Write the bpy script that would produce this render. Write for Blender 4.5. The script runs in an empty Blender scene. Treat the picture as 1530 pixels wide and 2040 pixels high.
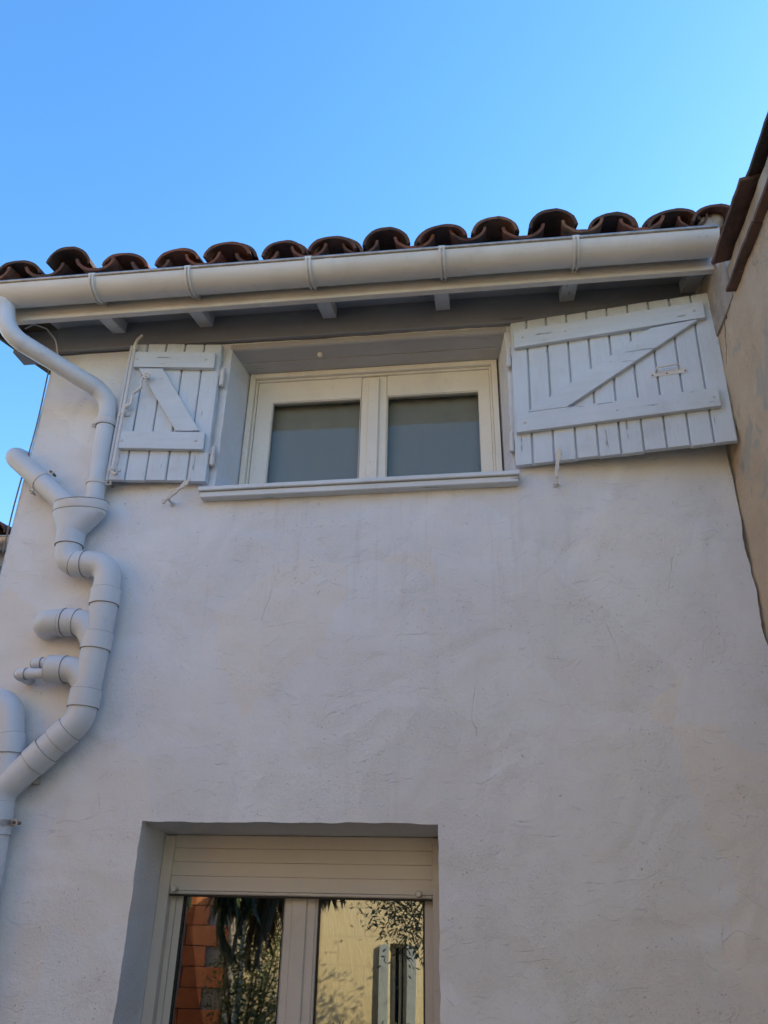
import bpy, bmesh, math, random
from mathutils import Vector, Matrix, noise
random.seed(7)
rad = math.radians
scn = bpy.context.scene
COL = scn.collection

# ------------------------------------------------------------------ camera
cam_d = bpy.data.cameras.new('camera')
cam = bpy.data.objects.new('camera', cam_d); COL.objects.link(cam)
_r = Vector((0.99172725, 0.12699989, 0.01865731)); _u = Vector((0.03972103, -0.44183809, 0.89621501)); _f = Vector((-0.12206271, 0.88805976, 0.44322744))
cam.matrix_world = Matrix(((_r.x, _u.x, -_f.x, 0.0), (_r.y, _u.y, -_f.y, -3.25063), (_r.z, _u.z, -_f.z, 1.6), (0, 0, 0, 1)))
cam_d.sensor_fit = 'VERTICAL'; cam_d.sensor_height = 36.0
cam_d.lens = 36.0 * 1560.0 / 2040.0
cam_d.clip_start = 0.05; cam_d.clip_end = 3000
scn.camera = cam

# ------------------------------------------------------------------ light
SUN_AZ, SUN_EL = 57.0, 30.0           # degrees right of the facade's inward normal, above the horizon
wd = bpy.data.worlds.new('World'); scn.world = wd; wd.use_nodes = True
wn = wd.node_tree.nodes; wl = wd.node_tree.links
sky = wn.new('ShaderNodeTexSky'); sky.sky_type = 'NISHITA'; sky.sun_disc = False
sky.sun_elevation = rad(SUN_EL); sky.sun_rotation = rad(SUN_AZ)
sky.air_density = 1.0; sky.dust_density = 0.15; sky.ozone_density = 1.6
wn['Background'].inputs['Strength'].default_value = 0.15
hs = wn.new('ShaderNodeHueSaturation'); hs.inputs['Saturation'].default_value = 1.27
wl.new(sky.outputs['Color'], hs.inputs['Color']); wl.new(hs.outputs['Color'], wn['Background'].inputs['Color'])
sun_d = bpy.data.lights.new('sun', 'SUN'); sun_d.energy = 2.5; sun_d.angle = rad(0.53); sun_d.color = (1.0, 0.83, 0.53)
sun = bpy.data.objects.new('sun', sun_d); COL.objects.link(sun)
_s = Vector((math.sin(rad(SUN_AZ)) * math.cos(rad(SUN_EL)), math.cos(rad(SUN_AZ)) * math.cos(rad(SUN_EL)), math.sin(rad(SUN_EL))))
sun.rotation_euler = (-_s).to_track_quat('-Z', 'Y').to_euler()
scn.view_settings.view_transform = 'Standard'; scn.view_settings.look = 'None'
scn.view_settings.exposure = 1.57; scn.view_settings.gamma = 1.0; scn.view_settings.use_curve_mapping = False
scn.render.engine = 'CYCLES'
scn.cycles.use_denoising = True
scn.cycles.max_bounces = 8; scn.cycles.diffuse_bounces = 5; scn.cycles.glossy_bounces = 5; scn.cycles.transparent_max_bounces = 16
scn.cycles.caustics_reflective = False; scn.cycles.caustics_refractive = False

# ------------------------------------------------------------------ helpers
def tag(o, label=None, cat=None, group=None, kind=None):
    if label: o['label'] = label
    if cat: o['category'] = cat
    if group: o['group'] = group
    if kind: o['kind'] = kind
    return o

def thing(name, label, cat, loc=(0, 0, 0), group=None, mat4=None):
    o = bpy.data.objects.new(name, None); COL.objects.link(o)
    o.empty_display_size = 0.1
    if mat4 is not None: o.matrix_world = mat4
    else: o.location = loc
    o['_ref'] = 1
    return tag(o, label, cat, group)

ORIG = {}
def root_offset(o):
    while o.parent: o = o.parent
    return o

class MB:
    """collects shapes for one mesh object"""
    def __init__(s): s.v = []; s.f = []
    def add(s, vs, fs):
        b = len(s.v); s.v += [tuple(v) for v in vs]; s.f += [tuple(b + i for i in f) for f in fs]; return s
    def box(s, a, b, M=None):
        x0, y0, z0 = a; x1, y1, z1 = b
        vs = [Vector(p) for p in ((x0, y0, z0), (x1, y0, z0), (x1, y1, z0), (x0, y1, z0), (x0, y0, z1), (x1, y0, z1), (x1, y1, z1), (x0, y1, z1))]
        if M is not None: vs = [M @ v for v in vs]
        return s.add(vs, [(0, 3, 2, 1), (4, 5, 6, 7), (0, 1, 5, 4), (1, 2, 6, 5), (2, 3, 7, 6), (3, 0, 4, 7)])
    def hexa(s, p):   # eight corners: bottom ring 0-3, top ring 4-7
        return s.add(p, [(0, 3, 2, 1), (4, 5, 6, 7), (0, 1, 5, 4), (1, 2, 6, 5), (2, 3, 7, 6), (3, 0, 4, 7)])
    def prism(s, poly, y0, y1):   # polygon in xz, extruded along y
        n = len(poly)
        vs = [(x, y0, z) for x, z in poly] + [(x, y1, z) for x, z in poly]
        return s.add(vs, [tuple(range(n)), tuple(range(2 * n - 1, n - 1, -1))] + [(i, i + n, (i + 1) % n + n, (i + 1) % n) for i in range(n)])
    def prismX(s, poly, x0, x1):  # polygon in yz, extruded along x
        n = len(poly)
        vs = [(x0, y, z) for y, z in poly] + [(x1, y, z) for y, z in poly]
        return s.add(vs, [tuple(range(n - 1, -1, -1)), tuple(range(n, 2 * n))] + [(i, (i + 1) % n, (i + 1) % n + n, i + n) for i in range(n)])
    def tube(s, pts, r, seg=20, cap=True, closed=False):
        pts = [Vector(p) for p in pts]; n = len(pts)
        rs = r if isinstance(r, (list, tuple)) else [r] * n
        b = len(s.v); prev = None
        for i, p in enumerate(pts):
            lo, hi = max(i - 1, 0), min(i + 1, n - 1)
            while (pts[hi] - pts[lo]).length < 1e-7 and (lo > 0 or hi < n - 1): lo, hi = max(lo - 1, 0), min(hi + 1, n - 1)
            t = (pts[hi] - pts[lo]).normalized()
            if prev is None:
                a = Vector((0, 0, 1)) if abs(t.z) < .9 else Vector((1, 0, 0))
                u = t.cross(a).normalized()
            else:
                u = (prev - t * prev.dot(t)).normalized()
            prev = u; w = t.cross(u)
            for k in range(seg):
                an = 2 * math.pi * k / seg
                s.v.append(tuple(p + (u * math.cos(an) + w * math.sin(an)) * rs[i]))
        for i in range(n - 1):
            for k in range(seg):
                k2 = (k + 1) % seg
                s.f.append((b + i * seg + k, b + i * seg + k2, b + (i + 1) * seg + k2, b + (i + 1) * seg + k))
        if cap:
            s.f.append(tuple(b + k for k in range(seg - 1, -1, -1))); s.f.append(tuple(b + (n - 1) * seg + k for k in range(seg)))
        return s
    def loft(s, rings, cap0=True, cap1=True):
        b = len(s.v); k = len(rings[0])
        for r in rings: s.v += [tuple(p) for p in r]
        for i in range(len(rings) - 1):
            for j in range(k):
                j2 = (j + 1) % k
                s.f.append((b + i * k + j, b + i * k + j2, b + (i + 1) * k + j2, b + (i + 1) * k + j))
        if cap0: s.f.append(tuple(b + j for j in range(k - 1, -1, -1)))
        if cap1: s.f.append(tuple(b + (len(rings) - 1) * k + j for j in range(k)))
        return s
    def mesh(s, name, mat=None, smooth=False, bevel=0, bseg=1, off=None, ang=35):
        me = bpy.data.meshes.new(name)
        vs = s.v if off is None else [(v[0] - off[0], v[1] - off[1], v[2] - off[2]) for v in s.v]
        me.from_pydata(vs, [], s.f)
        bm = bmesh.new(); bm.from_mesh(me)
        bmesh.ops.recalc_face_normals(bm, faces=bm.faces)
        if bevel:
            es = [e for e in bm.edges if len(e.link_faces) == 2 and e.calc_face_angle(0) > .5]
            bmesh.ops.bevel(bm, geom=es, offset=bevel, segments=bseg, affect='EDGES', profile=.6, clamp_overlap=True)
        bm.to_mesh(me); bm.free()
        if smooth:
            me.polygons.foreach_set('use_smooth', [True] * len(me.polygons))
            me.set_sharp_from_angle(angle=rad(ang))
        if mat: me.materials.append(mat)
        return me
    def build(s, name, mat, parent=None, **k):
        local = k.pop('local', False)
        off = None
        if parent is not None and not local:
            r = root_offset(parent)
            if r.get('_ref') or True: off = r.location
        if local and parent is not None:
            r = root_offset(parent); a_, b_ = r.get('skx', 0.), r.get('skz', 0.)
            if a_ or b_: s.v = [(x + a_ * z, y, z + b_ * x) for x, y, z in s.v]     # old joinery, a little out of square
        me = s.mesh(name, mat, off=off, **k)
        o = bpy.data.objects.new(name, me); COL.objects.link(o)
        if parent is not None: o.parent = parent
        return o

def fillet(pts, r, n=8):
    pts = [Vector(p) for p in pts]; out = [pts[0]]
    rr = r if isinstance(r, (list, tuple)) else [r] * len(pts)
    for i in range(1, len(pts) - 1):
        a, b, c = pts[i - 1], pts[i], pts[i + 1]
        d0 = (a - b).normalized(); d1 = (c - b).normalized()
        ang = d0.angle(d1); t = min(rr[i] / math.tan(ang / 2), (a - b).length * .48, (c - b).length * .48)
        p0 = b + d0 * t; p1 = b + d1 * t
        for k in range(n + 1):
            q = k / n; out.append(p0 * (1 - q) ** 2 + b * 2 * q * (1 - q) + p1 * q * q)
    out.append(pts[-1]); return out

# ------------------------------------------------------------------ node helpers
class N:
    def __init__(s, name, rough=.8):
        s.m = bpy.data.materials.new(name); s.m.use_nodes = True
        s.t = s.m.node_tree; s.n = s.t.nodes; s.l = s.t.links
        s.b = s.n['Principled BSDF']; s.b.inputs['Roughness'].default_value = rough
        g = s.n.new('ShaderNodeNewGeometry'); s.pos = g.outputs['Position']
        s.obj = s.n.new('ShaderNodeTexCoord').outputs['Object']
        s.h = None
    def put(s, sock, v):
        if hasattr(v, 'is_output') or isinstance(v, bpy.types.NodeSocket): s.l.new(v, sock)
        else: sock.default_value = v
    def math(s, op, a, b=0., c=None, clamp=False):
        n = s.n.new('ShaderNodeMath'); n.operation = op; n.use_clamp = clamp
        s.put(n.inputs[0], a); s.put(n.inputs[1], b)
        if c is not None: s.put(n.inputs[2], c)
        return n.outputs[0]
    def vm(s, op, a, b=(0, 0, 0), scale=None):
        n = s.n.new('ShaderNodeVectorMath'); n.operation = op
        s.put(n.inputs[0], a)
        if op not in ('LENGTH', 'SCALE'): s.put(n.inputs[1], b)
        if scale is not None: s.put(n.inputs['Scale'], scale)
        return n.outputs['Value'] if op in ('LENGTH', 'DOT_PRODUCT', 'DISTANCE') else n.outputs['Vector']
    def noise(s, scale, vec=None, detail=4, rough=.55, dist=0., out='Fac'):
        n = s.n.new('ShaderNodeTexNoise'); n.inputs['Scale'].default_value = scale; n.inputs['Detail'].default_value = detail
        n.inputs['Roughness'].default_value = rough; n.inputs['Distortion'].default_value = dist
        s.l.new(vec if vec is not None else s.pos, n.inputs['Vector']); return n.outputs[out]
    def voro(s, scale, vec=None, feature='F1', out='Distance', rnd=1.):
        n = s.n.new('ShaderNodeTexVoronoi'); n.feature = feature; n.inputs['Scale'].default_value = scale; n.inputs['Randomness'].default_value = rnd
        s.l.new(vec if vec is not None else s.pos, n.inputs['Vector']); return n.outputs[out]
    def mapr(s, v, a, b, c=0., d=1., smooth=True):
        n = s.n.new('ShaderNodeMapRange'); n.interpolation_type = 'SMOOTHSTEP' if smooth else 'LINEAR'
        s.put(n.inputs['Value'], v); s.put(n.inputs['From Min'], a); s.put(n.inputs['From Max'], b); s.put(n.inputs['To Min'], c); s.put(n.inputs['To Max'], d)
        return n.outputs['Result']
    def mix(s, fac, a, b, kind='MIX'):
        n = s.n.new('ShaderNodeMix'); n.data_type = 'RGBA'; n.blend_type = kind
        def c(v): return v if isinstance(v, bpy.types.NodeSocket) else (v[0], v[1], v[2], 1)
        s.put(n.inputs['Factor'], fac); s.put(n.inputs['A'], c(a)) if False else None
        s.put(n.inputs[6], c(a)); s.put(n.inputs[7], c(b)); return n.outputs[2]
    def bump(s, h, dist, strength=1.):
        n = s.n.new('ShaderNodeBump'); n.inputs['Strength'].default_value = strength; n.inputs['Distance'].default_value = dist
        s.l.new(h, n.inputs['Height'])
        if s.h is not None: s.l.new(s.h, n.inputs['Normal'])
        s.h = n.outputs['Normal']; return s
    def segs(s, polylines, warp=.006, wscale=30, flat=(1, 0, 1)):
        """distance to a set of polylines on the wall (3-D points), jagged by noise"""
        w = s.noise(wscale, detail=3, out='Color')
        p = s.vm('ADD', s.pos, s.vm('SCALE', s.vm('SUBTRACT', w, (.5, .5, .5)), scale=warp * 2))
        p = s.vm('MULTIPLY', p, flat); best = None
        for pl in polylines:
            for a, b in zip(pl[:-1], pl[1:]):
                A = Vector(p_ * q_ for p_, q_ in zip(a, flat)); B = Vector(p_ * q_ for p_, q_ in zip(b, flat)); d = B - A
                pa = s.vm('SUBTRACT', p, tuple(A))
                h = s.math('DIVIDE', s.vm('DOT_PRODUCT', pa, tuple(d)), d.length_squared, clamp=True)
                q = s.vm('SUBTRACT', pa, s.vm('SCALE', tuple(d), scale=h))
                L = s.vm('LENGTH', q)
                best = L if best is None else s.math('MINIMUM', best, L)
        return best
    def done(s, color=None, rough=None, metal=None, spec=None):
        if color is not None: s.put(s.b.inputs['Base Color'], color if isinstance(color, bpy.types.NodeSocket) else (*color, 1))
        if rough is not None: s.put(s.b.inputs['Roughness'], rough)
        if metal is not None: s.b.inputs['Metallic'].default_value = metal
        if spec is not None: s.b.inputs['Specular IOR Level'].default_value = spec
        if s.h is not None: s.l.new(s.h, s.b.inputs['Normal'])
        return s.m

def m_facade():
    m = N('facade_stucco', .9)
    cr = m.segs([[(-.049, 0, 2.403), (-.072, 0, 2.27), (-.04, 0, 2.19)], [(.082, 0, 2.35), (.089, 0, 2.248)],
                 [(.351, 0, 2.721), (.479, 0, 2.751), (.517, 0, 2.618), (.585, 0, 2.385), (.571, 0, 2.265)],
                 [(.833, 0, 2.995), (.774, 0, 2.788)], [(-.466, 0, 2.505), (-.37, 0, 2.626), (-.207, 0, 2.629)],
                 [(.798, 0, 1.69), (.784, 0, 1.452)], [(-.93, 0, 2.98), (-.99, 0, 2.70)], [(-1.33, 0, 3.02), (-1.36, 0, 2.9)],
                 [(-.62, 0, 2.31), (-.75, 0, 2.22)], [(-1.62, 0, 1.97), (-1.60, 0, 1.91)]], .022, 13)
    gap = m.noise(6, detail=2)
    crack = m.math('MULTIPLY', m.mapr(cr, .0003, .0015, 1, 0), m.mapr(gap, .36, .66))
    big = m.noise(1.3, detail=5, rough=.6)
    col = m.mix(m.mapr(big, .35, .68), (.72, .765, .83), (.665, .70, .755))
    # old patch repairs: plates of slightly different whitewash
    wv = m.vm('ADD', m.pos, m.vm('SCALE', m.noise(5, detail=3, out='Color'), scale=.16))
    pc = m.n.new('ShaderNodeSeparateColor'); m.l.new(m.voro(1.9, wv, out='Color'), pc.inputs[0])
    col = m.mix(m.math('MULTIPLY', m.mapr(pc.outputs[0], .55, .95), .22), col, (.57, .585, .61))
    col = m.mix(m.math('MULTIPLY', m.mapr(pc.outputs[1], .7, .98), .35), col, (.74, .70, .64))
    stain = m.math('MULTIPLY', m.mapr(m.noise(2.4, detail=6, rough=.7), .56, .74), .17)
    col = m.mix(stain, col, (.40, .39, .38))
    smud = m.math('MULTIPLY', m.mapr(m.noise(8, detail=7, rough=.78, dist=.5), .63, .76), .27)
    col = m.mix(smud, col, (.33, .32, .31))
    # rain streaks, strongest below the upper sill
    st = m.noise(1.0, m.vm('MULTIPLY', m.pos, (15, 1, .9)), 5, .7)
    sp = m.n.new('ShaderNodeSeparateXYZ'); m.l.new(m.pos, sp.inputs[0])
    below = m.math('MULTIPLY', m.mapr(sp.outputs[2], 2.35, 3.32, .15, 1.), m.math('MULTIPLY', m.mapr(sp.outputs[0], -1.5, -1.25), m.mapr(sp.outputs[0], .05, .35, 1, 0)))
    below = m.math('ADD', m.math('MULTIPLY', below, m.mapr(sp.outputs[2], 3.32, 3.36, 1, 0)), .18)
    col = m.mix(m.math('MULTIPLY', m.math('MULTIPLY', m.mapr(st, .52, .72), below), .24), col, (.36, .35, .335))
    # pores
    def pores(sc, r0, r1, keep, soft=.03):
        v = m.vm('ADD', m.pos, m.vm('SCALE', m.noise(sc * 1.7, detail=2, out='Color'), scale=.5 / sc))
        d = m.voro(sc, v); c = m.n.new('ShaderNodeSeparateColor'); m.l.new(m.voro(sc, v, out='Color'), c.inputs[0])
        return m.math('MULTIPLY', m.mapr(d, r0, r1, 1, 0), m.mapr(c.outputs[0], keep, keep + soft))
    zone = m.mapr(m.noise(2.1, detail=4, rough=.65), .40, .62)
    p1 = m.math('MULTIPLY', pores(22, .05, .12, .965), .8)
    p2 = m.math('MULTIPLY', pores(70, .10, .28, .90), m.mapr(zone, 0, 1, .15, .7))
    p3 = m.math('MULTIPLY', pores(130, .15, .40, .72), m.math('MULTIPLY', zone, .35))
    pits = m.math('MAXIMUM', m.math('MAXIMUM', p1, p2), p3)
    col = m.mix(m.math('MULTIPLY', pits, .62), col, (.13, .125, .12))
    col = m.mix(m.math('MULTIPLY', crack, .38), col, (.16, .15, .14))
    fine = m.noise(70, detail=6, rough=.72)
    tro = m.noise(9, detail=7, rough=.66, dist=1.0)
    scr = m.noise(1.0, m.vm('MULTIPLY', m.vm('ADD', m.pos, m.vm('SCALE', m.noise(3, detail=2, out='Color'), scale=.35)), (9, 9, 70)), 4, .7)
    h = m.math('MULTIPLY', fine, m.mapr(zone, 0, 1, .45, 1.4))
    h = m.math('ADD', h, m.math('MULTIPLY', m.mapr(scr, .60, .70), .5))
    h = m.math('SUBTRACT', h, m.math('MULTIPLY', pits, 1.3)); h = m.math('SUBTRACT', h, m.math('MULTIPLY', crack, .8))
    m.bump(tro, .010, .42); m.bump(h, .0038, .72)
    return m.done(col)

def m_plaster():
    m = N('neighbour_render', .95)
    cr = m.segs([[(1.14, -.23, 3.93), (1.14, -.27, 4.0), (1.14, -.30, 3.985), (1.14, -.44, 4.12)],
                 [(1.14, -.23, 3.93), (1.14, -.20, 3.80)]], .012, 14, (0, 1, 1))
    crack = m.mapr(cr, .0015, .005, 1, 0)
    col = m.mix(m.mapr(m.noise(2.2, detail=5, rough=.65), .35, .65), (.90, .74, .53), (.80, .62, .43))
    col = m.mix(m.mapr(m.noise(3.1, detail=5, rough=.7, dist=.5), .56, .62), col, (.66, .60, .48))
    col = m.mix(m.math('MULTIPLY', m.mapr(m.noise(5.5, detail=6, rough=.75), .57, .70), .6), col, (.30, .25, .20))
    col = m.mix(m.math('MULTIPLY', m.noise(60, detail=4, rough=.8), .35), col, (.30, .23, .17))
    col = m.mix(crack, col, (.03, .025, .02))
    m.bump(m.noise(14, detail=6, rough=.65), .022, .8); m.bump(m.noise(90, detail=6, rough=.8), .012, 1.)
    m.bump(m.math('MULTIPLY', crack, -1.), .004, 1)
    return m.done(col)

def m_paint(name, c0, c1, rough=.42, wood=0, chips=0., vec=None, spec=.4):
    m = N(name, rough)
    v = m.obj
    col = m.mix(m.mapr(m.noise(3.5, v, 4), .35, .65), c0, c1)
    if wood:
        mp = m.n.new('ShaderNodeMapping'); mp.inputs['Scale'].default_value = vec; m.l.new(v, mp.inputs['Vector'])
        gr = m.noise(1.0, mp.outputs['Vector'], 5, .65)
        mask = m.mapr(m.noise(4.5, v, 4, .6), .46, .62)
        fl = m.math('MULTIPLY', m.mapr(m.noise(1.9, mp.outputs['Vector'], 7, .75), .56, .66), mask)
        col = m.mix(m.math('MULTIPLY', m.mapr(gr, .40, .62), .10), col, (.42, .44, .47))
        col = m.mix(m.math('MULTIPLY', fl, chips), col, (.27, .26, .25))
        ck = m.math('MULTIPLY', m.mapr(m.noise(.8, mp.outputs['Vector'], 3, .6), .655, .675), m.mapr(m.noise(7, v, 2), .5, .6))
        col = m.mix(m.math('MULTIPLY', ck, .7), col, (.16, .155, .15))
        m.bump(m.math('MULTIPLY', ck, -1.), .003, .8)
        m.bump(gr, .0026 * wood, .9)
    spots = m.math('MULTIPLY', m.mapr(m.noise(38, v, 5, .75), .60, .70), m.mapr(m.noise(5, v, 3), .45, .62))
    col = m.mix(m.math('MULTIPLY', spots, .5), col, (.33, .31, .29))
    grime = m.math('MULTIPLY', m.mapr(m.noise(2.6, v, 6, .7), .52, .72), .28)
    col = m.mix(grime, col, (.36, .35, .33))
    m.bump(m.noise(22, v, 4), .0035, .45); m.bump(m.math('ADD', m.noise(190, v, 3), m.math('MULTIPLY', spots, 1.2)), .0012, .5)
    rg = m.mapr(m.noise(9, v, 4), .3, .7, rough - .07, rough + .12)
    return m.done(col, rg, spec=spec)

def m_tile(name, c0, c1, c2, moss=.5):
    m = N(name, .85)
    oi = m.n.new('ShaderNodeObjectInfo')
    col = m.mix(m.mapr(m.noise(6, detail=4), .35, .65), c0, c1)
    col = m.mix(m.mapr(oi.outputs['Random'], .55, 1., 0, .75), col, c2)
    col = m.mix(m.mapr(oi.outputs['Random'], .28, .0, 0, .45), col, (.27, .15, .075))
    col = m.mix(m.math('MULTIPLY', m.mapr(m.noise(13, detail=6, rough=.7), .48, .62), moss), col, c2)
    col = m.mix(m.math('MULTIPLY', m.mapr(m.noise(45, detail=5, rough=.7), .64, .70), .5), col, (.42, .36, .30))
    m.bump(m.noise(30, detail=4), .004, .6); m.bump(m.noise(160, detail=4), .0015, .7)
    return m.done(col)

def m_plain(name, c0, c1, scale=8, rough=.7, bump=.002, bscale=60, metal=0, spec=.4):
    m = N(name, rough); col = m.mix(m.mapr(m.noise(scale, detail=5, rough=.65), .35, .65), c0, c1)
    if bump: m.bump(m.noise(bscale, detail=4), bump, .6)
    return m.done(col, metal=metal, spec=spec)

def m_glass(name, ior):
    m = N(name); n = m.n
    n.remove(m.b)
    tr = n.new('ShaderNodeBsdfTransparent'); tr.inputs[0].default_value = (.93, .96, .95, 1)
    gl = n.new('ShaderNodeBsdfGlossy'); gl.inputs['Roughness'].default_value = 0.0
    fr = n.new('ShaderNodeFresnel'); fr.inputs[0].default_value = ior
    mx = n.new('ShaderNodeMixShader'); m.l.new(fr.outputs[0], mx.inputs[0]); m.l.new(tr.outputs[0], mx.inputs[1]); m.l.new(gl.outputs[0], mx.inputs[2])
    # slight waviness of the panes
    b = n.new('ShaderNodeBump'); b.inputs['Strength'].default_value = .12; b.inputs['Distance'].default_value = .002
    m.l.new(m.noise(3.0, detail=1), b.inputs['Height']); m.l.new(b.outputs[0], gl.inputs['Normal'])
    m.l.new(mx.outputs[0], n['Material Output'].inputs[0]); return m.m

def m_cloth(name, c, stripes=False, weave=900, trans=.5, holes=0.):
    m = N(name); n = m.n; n.remove(m.b)
    col = c
    if stripes:
        sx = n.new('ShaderNodeSeparateXYZ'); uv = n.new('ShaderNodeUVMap'); m.l.new(uv.outputs[0], sx.inputs[0])
        s1 = m.mapr(m.math('FRACT', m.math('MULTIPLY', sx.outputs[0], 9.)), .70, .74)
        s2 = m.mapr(m.math('FRACT', m.math('MULTIPLY', sx.outputs[0], 9.)), .40, .43)
        col = m.mix(s1, c, (.16, .16, .18)); col = m.mix(m.math('MULTIPLY', s2, .4), col, (.5, .5, .52))
    df = n.new('ShaderNodeBsdfDiffuse'); tl = n.new('ShaderNodeBsdfTranslucent')
    for q in (df, tl): m.put(q.inputs[0], col if isinstance(col, bpy.types.NodeSocket) else (*c, 1))
    mx = n.new('ShaderNodeMixShader'); mx.inputs[0].default_value = trans
    m.l.new(df.outputs[0], mx.inputs[1]); m.l.new(tl.outputs[0], mx.inputs[2]); out = mx.outputs[0]
    if holes:
        tp = n.new('ShaderNodeBsdfTransparent'); m2 = n.new('ShaderNodeMixShader')
        m.put(m2.inputs[0], m.mapr(m.noise(160, m.vm('MULTIPLY', m.pos, (1, 1, .15)), 2), .3, .7, holes - .15, holes + .15)); m.l.new(out, m2.inputs[1]); m.l.new(tp.outputs[0], m2.inputs[2]); out = m2.outputs[0]
    m.l.new(out, n['Material Output'].inputs[0]); return m.m

def m_leaf(name, c0, c1):
    m = N(name, .55)
    col = m.mix(m.noise(9, detail=2), c0, c1)
    m.b.inputs['Subsurface Weight'].default_value = 0
    return m.done(col, .5)

def m_stone(name):
    m = N(name, .9)
    br = m.n.new('ShaderNodeTexBrick'); br.inputs['Scale'].default_value = 1.; br.inputs['Brick Width'].default_value = .62; br.inputs['Row Height'].default_value = .3
    br.inputs['Mortar Size'].default_value = .008; br.inputs['Mortar Smooth'].default_value = .4
    br.inputs['Color1'].default_value = (.80, .66, .41, 1); br.inputs['Color2'].default_value = (.74, .60, .36, 1); br.inputs['Mortar'].default_value = (.62, .52, .34, 1)
    m.l.new(m.vm('ADD', m.n.new('ShaderNodeCombineXYZ').outputs[0], m.pos), br.inputs['Vector'])
    # wall lies in xz: swap
    sp = m.n.new('ShaderNodeSeparateXYZ'); m.l.new(m.pos, sp.inputs[0]); cb = m.n.new('ShaderNodeCombineXYZ')
    m.l.new(sp.outputs[0], cb.inputs[0]); m.l.new(sp.outputs[2], cb.inputs[1]); m.l.new(cb.outputs[0], br.inputs['Vector'])
    col = m.mix(m.math('MULTIPLY', m.noise(3, detail=6, rough=.7), .45), br.outputs['Color'], (.74, .63, .44))
    m.bump(m.noise(35, detail=4), .004, .6)
    return m.done(col)

M = dict(
    facade=m_facade(), plaster=m_plaster(), glass=m_glass('window_glass', 1.38), coated=m_glass('coated_glass', 3.0),
    shutter=m_paint('shutter_paint', (.60, .67, .75), (.56, .63, .70), .40, 1.0, .32, (55, 55, 3.2)),
    batten=m_paint('batten_paint', (.60, .67, .75), (.56, .63, .70), .40, 1.0, .28, (3.2, 55, 55)),
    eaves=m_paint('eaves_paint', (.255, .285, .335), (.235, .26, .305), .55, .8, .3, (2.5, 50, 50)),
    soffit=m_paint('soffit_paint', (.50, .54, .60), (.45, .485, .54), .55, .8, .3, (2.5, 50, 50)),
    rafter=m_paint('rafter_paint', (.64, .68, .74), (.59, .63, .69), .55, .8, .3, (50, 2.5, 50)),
    lintel=m_paint('lintel_paint', (.45, .46, .48), (.42, .43, .45), .55, .8, .4, (2.5, 50, 50)),
    joint=m_plain('joint_seal_shade', (.26, .26, .275), (.17, .17, .18), 30, .7, 0),  # dark tone for gasket lines and the shadow in socket gaps, as colour
    frame=m_paint('window_paint', (.76, .74, .67), (.73, .71, .64), .35),
    alu=m_paint('shutter_box_plastic', (.55, .54, .52), (.53, .52, .50), .38),
    pipe=m_paint('pipe_paint', (.60, .65, .71), (.55, .60, .665), .36),
    gutter=m_paint('gutter_paint', (.64, .65, .65), (.59, .60, .60), .36),
    zinc=m_plain('zinc', (.42, .42, .42), (.30, .30, .31), 25, .45, .0008, 90, metal=.6),
    sill=m_paint('sill_paint', (.66, .72, .79), (.62, .68, .75), .45, .6, .3, (2.5, 50, 50)),
    iron=m_paint('painted_iron', (.64, .64, .65), (.58, .58, .59), .4),
    rust=m_plain('old_iron', (.12, .09, .07), (.20, .16, .13), 30, .7, .001),
    tile=m_tile('terracotta', (.21, .078, .046), (.13, .053, .037), (.045, .037, .031), .7),
    tile2=m_tile('terracotta_old', (.16, .070, .048), (.10, .049, .037), (.038, .033, .029), .8),
    nbtile=m_tile('neighbour_tile', (.15, .085, .065), (.10, .06, .05), (.04, .035, .032), .6),
    mortar=m_plain('mortar', (.40, .36, .31), (.30, .27, .24), 14, .95, .006, 50),
    band=m_plain('lime_band', (.46, .39, .30), (.34, .28, .22), 9, .95, .008, 45),
    wood=m_plain('brown_wood', (.13, .09, .07), (.08, .06, .05), 12, .8, .002, 40),
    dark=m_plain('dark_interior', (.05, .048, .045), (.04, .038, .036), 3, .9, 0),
    net=m_cloth('net_fabric', (.46, .45, .43), trans=.25),
    drape=m_cloth('striped_voile', (.68, .68, .70), True, trans=.35, holes=.2),
    cable=m_plain('cable_sheath', (.26, .20, .17), (.18, .15, .13), 30, .6, 0),
    rubber=m_plain('seal', (.015, .015, .015), (.02, .02, .02), 30, .6, 0),
    ground=m_plain('dark_ground', (.12, .105, .085), (.08, .075, .06), 6, .95, .01, 40),
    stone=m_stone('yellow_limestone'),
    ochre=m_plain('ochre_render', (.72, .53, .31), (.66, .48, .28), 2, .9, .004, 40),
    block=m_tile('clay_block', (.78, .28, .11), (.70, .24, .095), (.52, .18, .08), .35),
    trunk=m_plain('bark', (.13, .10, .075), (.08, .06, .05), 14, .95, .01, 30),
    palm=m_leaf('palm_leaf', (.035, .055, .022), (.06, .085, .03)),
    deadpalm=m_leaf('dry_palm_leaf', (.10, .08, .05), (.07, .055, .035)),
    olive=m_leaf('olive_leaf', (.05, .075, .04), (.09, .115, .07)),
    shrub=m_leaf('shrub_leaf', (.09, .13, .045), (.14, .17, .06)),
    hedge=m_leaf('hedge_leaf', (.03, .045, .02), (.05, .065, .03)),
    greyblue=m_plain('grey_blue_paint', (.42, .46, .48), (.36, .40, .42), 9, .6, .001),
)

GZ = -0.15        # ground level
# ------------------------------------------------------------------ ground
g = MB(); S = 400
g.add([(-S, -S, GZ), (S, -S, GZ), (S, S, GZ), (-S, S, GZ)], [(0, 1, 2, 3)])
gr = g.build('ground', M['ground']); tag(gr, 'dark earth and gravel courtyard floor', None, None, 'structure')

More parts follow.
